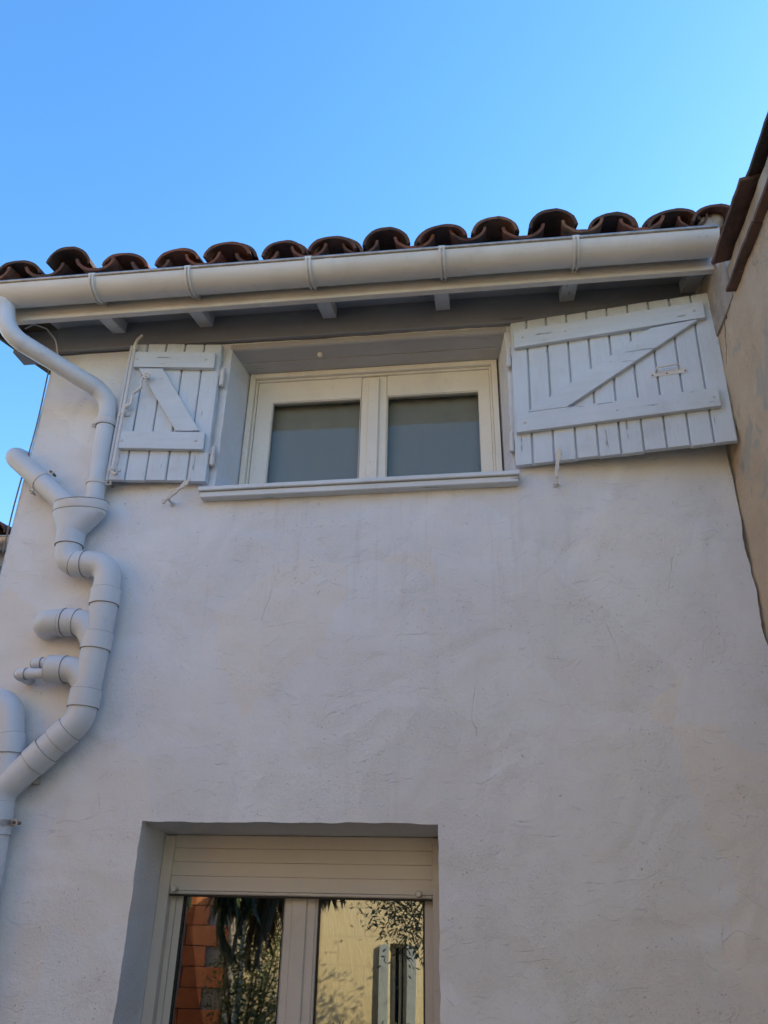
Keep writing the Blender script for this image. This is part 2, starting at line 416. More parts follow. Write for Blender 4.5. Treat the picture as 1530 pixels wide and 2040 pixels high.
# ================================================================== THE WHITE HOUSE
house = thing('house', 'white rendered house with red tiled eaves and two windows one above the other', 'house', (-.6, 0, GZ))
XL, XR, ZT = -2.31, 1.126, 4.27
LOW = (-1.41, -.21, .70, 1.865)
UPP = (-1.287, .162, 3.33, 4.25)

def relief(x, z):
    p = Vector((x, 0, z))
    d = .0045 * noise.noise(p * 1.5) + .0026 * noise.noise(p * 4.3 + Vector((5, 0, 2)))
    t = noise.noise(p * 7.5 + Vector((noise.noise(p * 3) * 1.6, 3, noise.noise(p * 3.3 + Vector((9, 9, 9))) * 1.6)))
    d += .0021 * max(-1, min(1, t * 3.6))          # trowel marks: flat plates with short ramps
    d += .0010 * noise.noise(p * 22)
    return d
def edge(x, z, k=9.):      # wobble of arrises
    p = Vector((x, 7, z)) * k
    return .0055 * noise.noise(p) + .003 * noise.noise(p * 3.1)

def axis(a, b, step, snaps):
    pts = sorted(set([a, b] + snaps)); out = []
    for p, q in zip(pts[:-1], pts[1:]):
        n = max(1, round((q - p) / step)); out += [p + (q - p) * i / n for i in range(n)]
    return out + [b]
xs = axis(XL, XR, .0145, [LOW[0], LOW[1], UPP[0], UPP[1]])
zs = axis(GZ, ZT, .0145, [LOW[2], LOW[3], UPP[2], UPP[3]])
def inside(h, x, z, e=1e-6): return h[0] + e < x < h[1] - e and h[2] + e < z < h[3] - e
wall = MB(); idx = {}
def wv(i, k):
    if (i, k) not in idx:
        x, z = xs[i], zs[k]; dx = dz = 0.
        for h in (LOW, UPP):
            if h[2] - 1e-6 <= z <= h[3] + 1e-6 and (abs(x - h[0]) < 1e-6 or abs(x - h[1]) < 1e-6): dx = edge(x, z)
            if h[0] - 1e-6 <= x <= h[1] + 1e-6 and (abs(z - h[3]) < 1e-6): dz = edge(x, z, 6.)
        if abs(x - XR) < 1e-6: dx = edge(x, z, 4.) * 1.5 + edge(x, z, 14)
        if abs(x - XL) < 1e-6: dx = edge(x, z, 3.) * .8
        idx[(i, k)] = len(wall.v); wall.v.append((x + dx, -relief(x, z), z + dz))
    return idx[(i, k)]
for i in range(len(xs) - 1):
    for k in range(len(zs) - 1):
        cx = (xs[i] + xs[i + 1]) / 2; cz = (zs[k] + zs[k + 1]) / 2
        if inside(LOW, cx, cz) or inside(UPP, cx, cz): continue
        wall.f.append((wv(i, k), wv(i + 1, k), wv(i + 1, k + 1), wv(i, k + 1)))
def reveal(h, depth, splay_l, splay_r, drop):
    """plastered sides of an opening, sewn to the wobbly edge of the wall"""
    ks = [k for k, z in enumerate(zs) if h[2] - 1e-6 <= z <= h[3] + 1e-6]; is_ = [i for i, x in enumerate(xs) if h[0] - 1e-6 <= x <= h[1] + 1e-6]
    i0 = is_[0]; i1 = is_[-1]; nd = 12
    def strip(front, inner):
        cols = []
        for fidx, inn in zip(front, inner):
            p = Vector(wall.v[fidx]); q = Vector(inn); row = [fidx]
            for j in range(1, nd + 1):
                t = j / nd; r = p.lerp(q, t); w = .003 * noise.noise(r * 11) * (1 - t)
                wall.v.append((r.x + w, r.y, r.z + w)); row.append(len(wall.v) - 1)
            cols.append(row)
        for a, b in zip(cols[:-1], cols[1:]):
            for j in range(nd): wall.f.append((a[j], b[j], b[j + 1], a[j + 1]))
    strip([idx[(i0, k)] for k in ks], [(h[0] + splay_l, depth, zs[k] - drop * (zs[k] - h[2]) / (h[3] - h[2])) for k in ks])
    strip([idx[(i1, k)] for k in ks], [(h[1] - splay_r, depth, zs[k] - drop * (zs[k] - h[2]) / (h[3] - h[2])) for k in ks])
    k1 = ks[-1]
    strip([idx[(i, k1)] for i in is_], [(h[0] + splay_l + (xs[i] - h[0]) / (h[1] - h[0]) * (h[1] - h[0] - splay_l - splay_r), depth, h[3] - drop) for i in is_])
reveal(LOW, .30, .0, .012, .032)
reveal(UPP, .26, .045, .04, .03)
# far side, back and right walls
nb = len(wall.v)
wall.add([(XL, 0, GZ), (XL, 5.2, GZ), (XL, 5.2, 4.27), (XL, 0, 4.27)], [(0, 1, 2, 3)])
wall.add([(XL, 5.2, GZ), (XR + .3, 5.2, GZ), (XR + .3, 5.2, 4.27), (XL, 5.2, 4.27)], [(0, 1, 2, 3)])
wall.build('wall', M['facade'], house, smooth=True, ang=50)
# rooms behind the windows
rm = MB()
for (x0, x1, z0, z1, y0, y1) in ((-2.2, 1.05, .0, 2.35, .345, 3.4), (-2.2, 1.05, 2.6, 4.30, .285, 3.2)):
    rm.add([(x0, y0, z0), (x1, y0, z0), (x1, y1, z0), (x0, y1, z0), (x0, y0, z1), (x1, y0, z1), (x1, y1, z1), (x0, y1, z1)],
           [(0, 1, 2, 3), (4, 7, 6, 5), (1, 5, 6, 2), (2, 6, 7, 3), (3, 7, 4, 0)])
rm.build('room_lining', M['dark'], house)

# ---- eaves: wall plate beam, rafters, soffit boards, fascia
SL = .25
def soff(y): return 4.45 + SL * (y + .02)
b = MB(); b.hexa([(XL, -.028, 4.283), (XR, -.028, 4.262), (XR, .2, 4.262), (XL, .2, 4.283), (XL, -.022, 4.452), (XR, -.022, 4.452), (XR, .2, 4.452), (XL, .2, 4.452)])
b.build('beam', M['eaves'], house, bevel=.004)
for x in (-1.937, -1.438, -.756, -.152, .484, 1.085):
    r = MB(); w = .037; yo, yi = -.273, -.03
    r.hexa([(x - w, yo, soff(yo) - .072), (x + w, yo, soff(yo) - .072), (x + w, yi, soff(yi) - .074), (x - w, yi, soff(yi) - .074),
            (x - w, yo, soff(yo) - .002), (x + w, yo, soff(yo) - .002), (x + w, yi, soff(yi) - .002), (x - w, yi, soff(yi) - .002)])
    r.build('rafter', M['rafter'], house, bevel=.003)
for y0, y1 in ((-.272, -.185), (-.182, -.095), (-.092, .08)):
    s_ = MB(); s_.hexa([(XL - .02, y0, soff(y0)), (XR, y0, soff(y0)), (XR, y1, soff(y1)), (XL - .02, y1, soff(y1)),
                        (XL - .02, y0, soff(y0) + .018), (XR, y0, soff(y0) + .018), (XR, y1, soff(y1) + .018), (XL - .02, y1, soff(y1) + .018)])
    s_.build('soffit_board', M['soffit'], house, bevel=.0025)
f = MB(); f.box((-2.60, -.300, 4.292), (XR + .03, -.275, 4.43)); f.build('fascia', M['gutter'], house, bevel=.003)
f = MB(); f.prismX([(-.309, 4.266), (-.309, 4.286), (-.304, 4.291), (-.275, 4.291), (-.275, 4.266)], -2.60, XR + .03); f.build('fascia_moulding', M['gutter'], house, bevel=.0015)
# overhang past the left corner: bare brown boards, an end rafter and a verge board
for y0, y1 in ((-.272, -.12), (-.117, .04), (.043, .2), (.203, .36), (.363, .6), (.603, .9), (.903, 1.6)):
    s_ = MB(); x0, x1 = -2.575, XL - .022
    s_.hexa([(x0, y0, soff(y0)), (x1, y0, soff(y0)), (x1, y1, soff(y1)), (x0, y1, soff(y1)), (x0, y0, soff(y0) + .02), (x1, y0, soff(y0) + .02), (x1, y1, soff(y1) + .02), (x0, y1, soff(y1) + .02)])
    s_.build('overhang_board', M['wood'], house, bevel=.002)
vb = MB(); y0, y1 = -.274, 2.4
vb.hexa([(-2.60, y0, soff(y0) - .10), (-2.577, y0, soff(y0) - .10), (-2.577, y1, soff(y1) - .10), (-2.60, y1, soff(y1) - .10), (-2.60, y0, soff(y0) + .05), (-2.577, y0, soff(y0) + .05), (-2.577, y1, soff(y1) + .05), (-2.60, y1, soff(y1) + .05)])
vb.build('verge_board', M['wood'], house, bevel=.003)
pl = MB(); pl.box((-2.56, -.02, 4.30), (XL - .001, .10, 4.44)); pl.build('purlin_end', M['eaves'], house, bevel=.004)
# roof body under the tiles
rb = MB(); yr = 2.6
rb.prismX([(-.272, soff(-.272) + .021), (-.272, soff(-.272) + .05), (yr, soff(yr) + .05), (5.5, soff(yr) - .55), (5.5, soff(yr) - .6), (yr, soff(yr) + .021)], -2.57, XR)
rb.build('roof_deck', M['tile2'], house)

# ---- tiles
def tile_mesh(hw, hh, L, th, up=True, taper=.86, n=14, name='tile'):
    """one canal tile, front edge at the origin, running back along +y"""
    t = MB(); rings = []
    for s_ in range(5):
        q = s_ / 4; k = 1 + (taper - 1) * q; ring = []
        for j in range(n + 1):
            a = math.pi * (.03 + .94 * j / n); ring.append((-hw * k * math.cos(a), q * L, hh * k * math.sin(a) ** .9 * (1 if up else -1)))
        for j in range(n, -1, -1):
            a = math.pi * (.03 + .94 * j / n); ring.append((-(hw * k - th) * math.cos(a), q * L, ((hh * k - th) * math.sin(a) ** .9) * (1 if up else -1) - (0 if up else .0)))
        wob = .004 * noise.noise(Vector((q * 3, hw * 40, hh * 70)))
        rings.append([(x + wob, y, z + wob) for x, y, z in ring])
    t.loft(rings)
    # chipped front lip
    t.v = [(x, y + (.012 * noise.noise(Vector((x * 25, 3, z * 25))) if abs(y) < 1e-6 else 0), z) for x, y, z in t.v]
    return t
covers = [tile_mesh(.120, .108, .42, .014, True, .84).mesh('cover_tile', M['tile'], smooth=True), tile_mesh(.128, .098, .41, .016, True, .82).mesh('cover_tile', M['tile2'], smooth=True),
          tile_mesh(.112, .092, .40, .013, True, .88).mesh('cover_tile', M['tile2'], smooth=True), tile_mesh(.124, .086, .40, .015, True, .86).mesh('cover_tile', M['tile'], smooth=True)]
chans = [tile_mesh(.104, .078, .44, .015, False, .9).mesh('channel_tile', M[m_], smooth=True) for m_ in ('tile', 'tile2')]
PITCH = math.atan(SL)
def put_tile(me, x, y, z, yaw=0., roll=0., name=None, parent=house, pitch=PITCH):
    o = bpy.data.objects.new(name or me.name.split('.')[0], me); COL.objects.link(o); o.parent = parent
    L = root_offset(parent).location
    o.location = (x - L[0], y - L[1], z - L[2]); o.rotation_euler = (pitch, roll, yaw); return o
TX = [-2.64, -2.365, -2.083, -1.783, -1.487, -1.217, -.925, -.672, -.411, -.134, .120, .404, .680, .955, 1.150]
TZ = [4.60, 4.605, 4.635, 4.597, 4.578, 4.604, 4.576, 4.590, 4.602, 4.615, 4.625, 4.623, 4.600, 4.592, 4.590]
DBL = {5: .022, 7: .022, 9: .032, 10: .03, 12: .034, 13: .026, 14: .03, 6: .014, 3: .0}
rnd = random.Random(3)
for i, (x, zt) in enumerate(zip(TX, TZ)):
    zt += rnd.uniform(-.012, .014)
    yaw = rad(rnd.uniform(-6, 6)); roll = rad(rnd.uniform(-8, 8)); yf = -.385 + rnd.uniform(-.022, .018)
    if DBL.get(i):
        d = DBL[i]
        put_tile(covers[2 + i % 2], x + rnd.uniform(-.008, .008), yf - .012, zt - .094 - d, yaw * .6, roll * .5)
        put_tile(covers[i % 2], x + rnd.uniform(-.022, .022), yf + .025, zt - .106, yaw, roll)
    else:
        k_ = rnd.choice((0, 1, 0, 3)); put_tile(covers[k_], x, yf, zt - (.108, .098, .092, .088)[k_], yaw, roll)
    for row in (1, 2):
        put_tile(covers[(i + row) % 2], x + rnd.uniform(-.01, .01), yf + .36 * row, zt - .115 + SL * .36 * row + .008, rad(rnd.uniform(-2, 2)), roll)
for i in range(len(TX) - 1):
    x = (TX[i] + TX[i + 1]) / 2; yf = -.40 + rnd.uniform(-.015, .01); z = rnd.uniform(4.540, 4.556) + (TZ[i] + TZ[i + 1]) / 2 - 4.60
    w = (TX[i + 1] - TX[i]) / .28 * rnd.uniform(.95, 1.1)
    for row in range(3):
        o = put_tile(chans[(i + row) % 2], x, yf + .36 * row, z + SL * .36 * row, rad(rnd.uniform(-2, 2)), rad(rnd.uniform(-3, 3)))
        o.scale = (w * 1.0, 1, 1)
mp = MB()
for (cx, cz, r_) in ((1.115, 4.50, .05), (1.16, 4.52, .045), (1.135, 4.47, .045)):
    rings = []
    for a in range(7):
        th = -math.pi / 2 + math.pi * a / 6; rr = max(.002, r_ * math.cos(th))
        rings.append([(cx + rr * math.cos(p) * (1 + .3 * noise.noise(Vector((p, a, cx * 9)))), -.35 + rr * .7 * math.sin(p), cz + r_ * math.sin(th)) for p in [2 * math.pi * k / 10 for k in range(10)]])
    mp.loft(rings)
mp.build('mortar_plug', M['mortar'], house, smooth=True)

# ---- upper window: lintel, frame, sashes, panes, sill
UY = .215
uw = MB(); uw.prismX([(-.004, 4.262), (-.004, 4.234), (.008, 4.228), (.113, 4.224), (.113, 4.262)], UPP[0] - .01, UPP[1] + .004); uw.build('lintel_board', M['lintel'], house, bevel=.0015)
uw = MB(); uw.prismX([(.116, 4.262), (.116, 4.221), (.26, 4.216), (.26, 4.262)], UPP[0] + .001, UPP[1] - .002); uw.build('lintel_board', M['lintel'], house, bevel=.0015)
kb = MB(); kb.tube([(-.822, .075, 4.230), (-.822, .075, 4.214), (-.822, .075, 4.208)], [.014, .014, .009], 14); kb.build('knob', M['frame'], house, smooth=True)
win = MB()
x0, x1, z0, z1 = -1.242, .118, 3.345, 4.216
def frame_ring(mb, x0, x1, z0, z1, w, y0, y1, wb=None):
    wb = w if wb is None else wb
    mb.box((x0, y0, z0), (x0 + w, y1, z1)); mb.box((x1 - w, y0, z0), (x1, y1, z1))
    mb.box((x0 + w, y0, z1 - w), (x1 - w, y1, z1)); mb.box((x0 + w, y0, z0), (x1 - w, y1, z0 + wb))
frame_ring(win, x0, x1, z0, z1, .03, UY - .012, UY + .05)
frame_ring(win, x0 + .0305, x1 - .0305, z0 + .0305, z1 - .0305, .012, UY + .008, UY + .06)
window = win.build('window', M['frame'], house, bevel=.003)
def sash(x0, x1, z0, z1, gx0, gx1, gz0, gz1, y, mat, parent, gl=True):
    s_ = MB(); y0, y1 = y, y + .045
    s_.box((x0, y0, z0), (gx0, y1, z1)); s_.box((gx1, y0, z0), (x1, y1, z1)); s_.box((gx0, y0, gz1), (gx1, y1, z1)); s_.box((gx0, y0, z0), (gx1, y1, gz0))
    o = s_.build('sash', mat, parent, bevel=.003)
    be = MB(); frame_ring(be, gx0 - .0005, gx1 + .0005, gz0 - .0005, gz1 + .0005, .006, y + .004, y + .03); be.build('glazing_bead', mat, parent, bevel=.002)
    pn = MB(); pn.box((gx0 - .004, y + .020, gz0 - .004), (gx1 + .004, y + .0235, gz1 + .004)); pn.build('pane', M['glass'], parent)
    return o
sash(-1.197, -.617, 3.39, 4.172, -1.111, -.617, 3.44, 4.040, UY + .020, M['frame'], window)
sash(-.475, .074, 3.39, 4.172, -.4755, .018, 3.44, 4.042, UY + .020, M['frame'], window)
mu = MB(); mu.box((-.6165, UY + .020, 3.39), (-.4755, UY + .06, 4.172)); mu.box((-.578, UY + .006, 3.392), (-.518, UY + .0198, 4.150)); mu.build('meeting_stile', M['frame'], window, bevel=.004)
sl = MB(); sl.hexa([(-1.338, -.062, 3.322), (.184, -.062, 3.334), (.184, .26, 3.345), (-1.338, .26, 3.335), (-1.345, -.070, 3.368), (.188, -.070, 3.379), (.188, .26, 3.392), (-1.345, .26, 3.382)])
sl = MB()
sl.hexa([(-1.345, -.068, 3.344), (.188, -.068, 3.356), (.188, .0, 3.358), (-1.345, .0, 3.346), (-1.345, -.068, 3.366), (.188, -.068, 3.378), (.188, .0, 3.385), (-1.345, .0, 3.373)])
sl.hexa([(UPP[0] + .006, .0005, 3.335), (UPP[1] - .006, .0005, 3.34), (UPP[1] - .05, .26, 3.35), (UPP[0] + .05, .26, 3.345), (UPP[0] + .006, .0005, 3.374), (UPP[1] - .006, .0005, 3.384), (UPP[1] - .05, .26, 3.396), (UPP[0] + .05, .26, 3.388)])
sl.build('window_sill', M['sill'], house, bevel=.003)
sl = MB(); sl.hexa([(-1.336, -.054, 3.314), (.180, -.054, 3.325), (.180, -.001, 3.325), (-1.336, -.001, 3.314), (-1.336, -.054, 3.3425), (.180, -.054, 3.3545), (.180, -.001, 3.3545), (-1.336, -.001, 3.3425)])
sl.build('sill_moulding', M['sill'], house, bevel=.003)

# ---- lower window: roller shutter, rails, sashes
LY = .27
for xa, xb in ((-1.409, -1.362), (-.252, -.224)):
    rs = MB(); rs.box((xa, LY - .012, .72), (xb, LY + .05, 1.8305)); rs.build('guide_rail', M['alu'], house, bevel=.003)
zt = 1.833; hts = (.052, .054, .054, .056)
roller = None
zc = zt
for k, h in enumerate(hts):
    s_ = MB(); z1_, z0_ = zc, zc - h + .0006
    y = LY + .006
    s_.prismX([(y - .0050, z0_), (y - .0062, z0_ + .0012), (y - .0064, (z0_ + z1_) / 2), (y - .0062, z1_ - .0010), (y - .0048, z1_), (y + .012, z1_), (y + .012, z0_)], -1.3615, -.2525)
    if roller is None:
        roller = s_.build('roller_shutter', M['alu'], house, smooth=True, ang=25)
    else: s_.build('slat', M['alu'], roller, smooth=True, ang=25)
    zc -= h
# end bar, sealing strip, two stops
eb = MB(); eb.box((-1.3610, LY - .006, 1.604), (-.2530, LY + .016, zc - .001)); eb.build('end_bar', M['alu'], roller, bevel=.004)
eb = MB(); eb.box((-1.360, LY + .000, 1.596), (-.254, LY + .012, 1.6035)); eb.build('seal_strip', M['rubber'], roller)
for x in (-1.335, -.308):
    st = MB(); st.tube([(x, LY - .006, 1.622), (x, LY - .03, 1.622), (x, LY - .034, 1.622)], [.0125, .0125, .010], 14); st.build('stopper', M['alu'], roller, smooth=True)
lwin = MB(); LX0, LX1 = -1.360, -.254
lwin.box((-1.372, .300, .72), (-1.3415, .345, 1.68)); lwin.box((-.250, .300, .72), (-.236, .345, 1.68)); lwin.box((-1.3415, .300, 1.64), (-.25, .345, 1.68)); lwin.box((-1.3415, .300, .72), (-.25, .345, .76))
lwin_o = lwin.build('window', M['alu'], house, bevel=.003)
def lsash(x0, x1, gx0, gx1):
    s_ = MB(); y0, y1 = .306, .350; z0_, z1_ = .765, 1.635; gz0, gz1 = .83, 1.600
    s_.box((x0, y0, z0_), (gx0, y1, z1_)); s_.box((gx1, y0, z0_), (x1, y1, z1_)); s_.box((gx0, y0, gz1), (gx1, y1, z1_)); s_.box((gx0, y0, z0_), (gx1, y1, gz0))
    s_.build('sash', M['alu'], lwin_o, bevel=.004)
    gk = MB(); frame_ring(gk, gx0, gx1, gz0, gz1, .006, .3085, .32); gk.build('gasket', M['rubber'], lwin_o)
    pn = MB(); pn.box((gx0, .320, gz0), (gx1, .3235, gz1)); pn.build('pane', M['coated'], lwin_o)
    pn = MB(); pn.box((gx0, .336, gz0), (gx1, .3395, gz1)); pn.build('pane', M['coated'], lwin_o)
lsash(-1.340, -.8705, -1.311, -.872)
lsash(-.738, -.2515, -.728, -.289)
ms = MB(); ms.box((-.870, .306, .765), (-.7385, .35, 1.635)); ms.box((-.838, .298, .775), (-.775, .3055, 1.625)); ms.build('meeting_stile', M['alu'], lwin_o, bevel=.005)

# ================================================================== CURTAINS
def drape(name, label, x0, x1, z0, z1, y, folds, mat, squeeze, cat='curtain', group=None, tilt=0., amp=.02):
    m_ = MB(); nx, nz = folds * 8, 14; uvs = []
    for k in range(nz + 1):
        q = k / nz
        for i in range(nx + 1):
            u = i / nx; xx = squeeze(u, q)
            a = amp * (1 - .2 * q) * math.sin(2 * math.pi * folds * u + .6 * math.sin(5 * u + q * 2))
            m_.v.append((x0 + (x1 - x0) * xx, y + a + .006 * noise.noise(Vector((u * 6, q * 3, 1))), z0 + (z1 - z0) * q)); uvs.append((u, q))
    for k in range(nz):
        for i in range(nx):
            a = k * (nx + 1) + i; m_.f.append((a, a + 1, a + nx + 2, a + nx + 1))
    o = m_.build(name, mat, None, smooth=True)
    uvl = o.data.uv_layers.new(name='UVMap')
    for lp in o.data.loops: uvl.data[lp.index].uv = uvs[lp.vertex_index]
    return tag(o, label, cat, group)
drape('net_curtain', 'grey net curtain hanging flat behind the left pane of the upper window', -1.15, -.60, 3.36, 4.15, .31, 5, M['net'], lambda u, q: u + .03 * math.sin(4 * u + 1), amp=.002, group='net curtains of the upper window')
drape('net_curtain', 'grey net curtain hanging flat behind the right pane of the upper window', -.52, .06, 3.36, 4.15, .31, 5, M['net'], lambda u, q: u + .03 * math.sin(4 * u + 1), amp=.002, group='net curtains of the upper window')
drape('curtain', 'striped voile curtain gathered at the centre of the left lower pane', -1.20, -.84, .75, 1.66, .43, 6, M['drape'], lambda u, q: u * (1 - .35 * q * q) + .42 * q * q, group='striped curtains of the lower window')
drape('curtain', 'striped voile curtain sweeping aside behind the right lower pane', -.78, -.30, .75, 1.66, .43, 7, M['drape'], lambda u, q: u * (1 - .62 * q), group='striped curtains of the lower window')

# ================================================================== GUTTER
gut = thing('gutter', 'long white half round gutter under the red roof tiles', 'gutter', (-.6, -.39, 4.30))
GX0, GX1 = -2.75, 1.122
def gz(x): return 4.384 - .004 * (x - GX0)
def half(x, r, t=0., n=18, a0=0., a1=math.pi):
    return [(x, -.39 - (r) * math.cos(a0 + (a1 - a0) * k / n), gz(x) - (r) * math.sin(a0 + (a1 - a0) * k / n)) for k in range(n + 1)]
tr = MB(); rings = []
for k in range(25):
    x = GX0 + (GX1 - GX0) * k / 24; sag = .0015 * noise.noise(Vector((x * 1.7, 0, 0)))
    o_ = half(x, .08); i_ = half(x, .0785)[::-1]; rings.append([(p[0], p[1], p[2] + sag) for p in o_ + i_])
tr.loft(rings); tr.build('trough', M['gutter'], gut, smooth=True)
bd = MB(); bd.tube([(x, -.39 - .080, gz(x) + .001) for x in (GX0 + (GX1 - GX0) * k / 12 for k in range(13))], .0095, 12); bd.build('rim_bead', M['zinc'], gut, smooth=True)
ec = MB(); ec.loft([half(GX1 - .004, .0815), half(GX1 + .004, .0815)]); ec.build('end_cap', M['gutter'], gut)
jn = MB()
for xj in (-.68,):
    jn.loft([half(xj - .02, .0818) + half(xj - .02, .0803)[::-1], half(xj + .02, .0818) + half(xj + .02, .0803)[::-1]])
jn.build('seam', M['gutter'], gut, smooth=True)
for x in (-1.885, -1.385, -.778, -.132, .490):
    br = MB(); rr = .0815
    for dx, hw, h in ((0, .018, .0835), (-.0085, .0032, .0915), (.0085, .0032, .0915)):
        br.loft([half(x + dx - hw, h) + half(x + dx - hw, .0806)[::-1], half(x + dx + hw, h) + half(x + dx + hw, .0806)[::-1]])
    bk = br.build('bracket', M['gutter'], gut, smooth=True)
    cl = MB(); z = gz(x); cl.tube([(x - .016, -.47, z + .001), (x + .016, -.47, z + .001)], .0118, 12); cl.box((x - .012, -.4705, z - .024), (x + .012, -.4685 + .004, z - .004)); cl.build('clip', M['gutter'], bk, smooth=True)
    ft = MB(); ft.box((x - .014, -.312, z - .06), (x + .014, -.3015, z + .03)); ft.build('mounting_plate', M['gutter'], bk, bevel=.002)

# ================================================================== PIPES
def sub_path(path, s0, s1, n=8):
    L = [0.]
    for a, b_ in zip(path[:-1], path[1:]): L.append(L[-1] + (b_ - a).length)
    def at(s):
        s = max(0, min(L[-1], s))
        for i in range(len(L) - 1):
            if s <= L[i + 1]:
                t = (s - L[i]) / max(1e-9, L[i + 1] - L[i]); return path[i].lerp(path[i + 1], t)
        return path[-1]
    return [at(s0 + (s1 - s0) * k / n) for k in range(n + 1)]
def near_s(path, p):
    p = Vector(p); best = (9e9, 0); acc = 0
    for a, b_ in zip(path[:-1], path[1:]):
        d = b_ - a; L = d.length
        if L > 1e-9:
            t = max(0, min(1, (p - a).dot(d) / L / L)); q = (a + d * t - p).length
            if q < best[0]: best = (q, acc + t * L)
        acc += L
    return best[1]
def sleeve(path, pa, pb, r, name, parent, mat, th=.0062, lip=True):
    s0, s1 = near_s(path, pa), near_s(path, pb); pp = sub_path(path, s0, s1, 10)
    mb = MB(); R_ = [r + th] * len(pp)
    # hollow sleeve: outer skin, with an inset end so the joint reads as a groove
    mb.tube([pp[0]] + pp + [pp[-1]], [r + .0005] + R_ + [r + .0005], 28, cap=False)
    o = mb.build(name, mat, parent, smooth=True, ang=40)
    for s_, e in ((s0, -1), (s1, 1)):
        q = sub_path(path, s_ - .0018, s_ + .0018, 2)
        j = MB(); j.tube([q[0]] + q + [q[-1]], [r] + [r + th * .55 + .0012] * 3 + [r], 28, cap=False)
        deep = parent.parent is not None
        j.build('joint', M['joint'], parent if deep else o, smooth=True, ang=40)
    return o
def groove(path, p, r, parent, mat):
    s = near_s(path, p); pp = sub_path(path, s - .004, s + .004, 3)
    mb = MB(); mb.tube(pp, r + .0032, 28, cap=False); mb.tube([pp[0], pp[0] + (pp[1] - pp[0]) * .01], [r, r + .0032], 28, cap=False)
    return mb

def clamp_ring(path, p, r, parent, ears, mat, name='clamp', w=.011, wall_y=.0):
    s = near_s(path, p); pp = sub_path(path, s - w, s + w, 4)
    mb = MB(); mb.tube([pp[0]] + pp + [pp[-1]], [r] + [r + .004] * len(pp) + [r], 28, cap=False)
    t = (pp[-1] - pp[0]).normalized(); c = pp[2]; side = t.cross(Vector((0, -1, 0))).normalized()
    for e in ears:
        a = c + side * e * (r + .002); b_ = c + side * e * (r + .030)
        d = Vector((0, 1, 0))
        q = [a + t * .011 + d * .003, b_ + t * .011 + d * .003, b_ - t * .011 + d * .003, a - t * .011 + d * .003]
        mb.hexa([v - d * .006 for v in q] + [v + d * .002 for v in q])
    o = mb.build(name, mat, parent, smooth=True, ang=40)
    for e in ears:
        b_ = c + side * e * (r + .018)
        sc = MB(); sc.tube([b_ + Vector((0, .04, 0)), b_ + Vector((0, -.008, 0)), b_ + Vector((0, -.012, 0))], [.0065, .0065, .004], 10); sc.build('screw', M['rust'] if e < 0 else mat, o, smooth=True)
    return o

# downpipe from gutter to hopper
dp = thing('downpipe', 'white downpipe bending from the gutter back to the wall and down beside the small shutter', 'downpipe', (-1.863, -.07, 3.28))
PD = [(-2.389, -.388, 4.335), (-2.334, -.385, 4.121), (-1.887, -.072, 3.922), (-1.863, -.070, 3.27)]
pd = fillet(PD, [0, .20, .16, 0], 14)
RD = .0455
p_ = MB(); p_.tube(pd, RD, 28); p_.build('pipe', M['pipe'], dp, smooth=True)
o = MB(); o.tube([(-2.391, -.388, 4.345), (-2.386, -.388, 4.30), (-2.383, -.388, 4.285)], [.052, .052, .048], 28, cap=False); o.build('outlet', M['gutter'], dp, smooth=True)
for c in ((-2.262, -.333, 4.088), (-1.95, -.116, 3.95)):
    s = near_s(pd, c); pp = sub_path(pd, s - .004, s + .004, 2); mb = MB(); mb.tube(pp, RD + .0022, 28, cap=False); mb.build('joint', M['pipe'], dp, smooth=True)
sleeve(pd, (-1.874, -.07, 3.775), (-1.873, -.07, 3.735), RD, 'socket', dp, M['pipe'])
clamp_ring(pd, (-1.873, -.07, 3.755), RD + .004, dp, (1,), M['iron'], w=.013)
clamp_ring(pd, (-1.866, -.07, 3.405), RD, dp, (-1,), M['iron'], w=.009)

# pipe from round the corner
sp = thing('side_pipe', 'short slanting white pipe coming round the left corner into the hopper', 'downpipe', (-1.973, -.075, 3.268))
PS = [(-2.36, .9, 3.86), (-2.365, -.065, 3.603), (-1.93, -.078, 3.235)]
ps = fillet(PS, [0, .085, 0], 10)
p_ = MB(); p_.tube(ps, RD + .0035, 28); p_.build('pipe', M['pipe'], sp, smooth=True)
clamp_ring(ps, (-2.166, -.07, 3.431), RD + .0035, sp, (1, -1), M['iron'], w=.012)

# collector: hopper, S-bend, stack with two branches, slanted foot
wp = thing('waste_stack', 'thick grey white drainage stack with hopper, S bend and side branches', 'drain pipe', (-1.71, -.08, 1.0))
RW = .060
hp = MB(); rings = []
def ell(cx, cz, rx, ry, n=40, y=-.080, tilt=0.): return [(cx + rx * math.cos(2 * math.pi * k / n), y + ry * math.sin(2 * math.pi * k / n), cz + tilt * rx * math.cos(2 * math.pi * k / n)) for k in range(n)]
for cx, cz, rx, ry in ((-1.918, 3.290, .1325, .066), (-1.918, 3.293, .138, .070), (-1.918, 3.250, .137, .0695), (-1.918, 3.244, .1345, .067), (-1.918, 3.232, .134, .067), (-1.925, 3.195, .108, .066), (-1.934, 3.150, .075, .064), (-1.938, 3.128, .064, .063)):
    rings.append(ell(cx, cz, rx, ry))
hp.loft(rings, cap0=False, cap1=False)
hp.loft([ell(-1.918, 3.290, .1325, .066), ell(-1.918, 3.27, .128, .062), ell(-1.92, 3.26, .02, .01)], cap0=False)
hpo = hp.build('hopper', M['pipe'], wp, smooth=True, ang=22)
j = MB(); j.loft([ell(-1.918, 3.2955, .1385, .0705), ell(-1.918, 3.2925, .1395, .0713), ell(-1.918, 3.291, .1385, .0705)], False, False); j.build('joint', M['joint'], hpo, smooth=True)
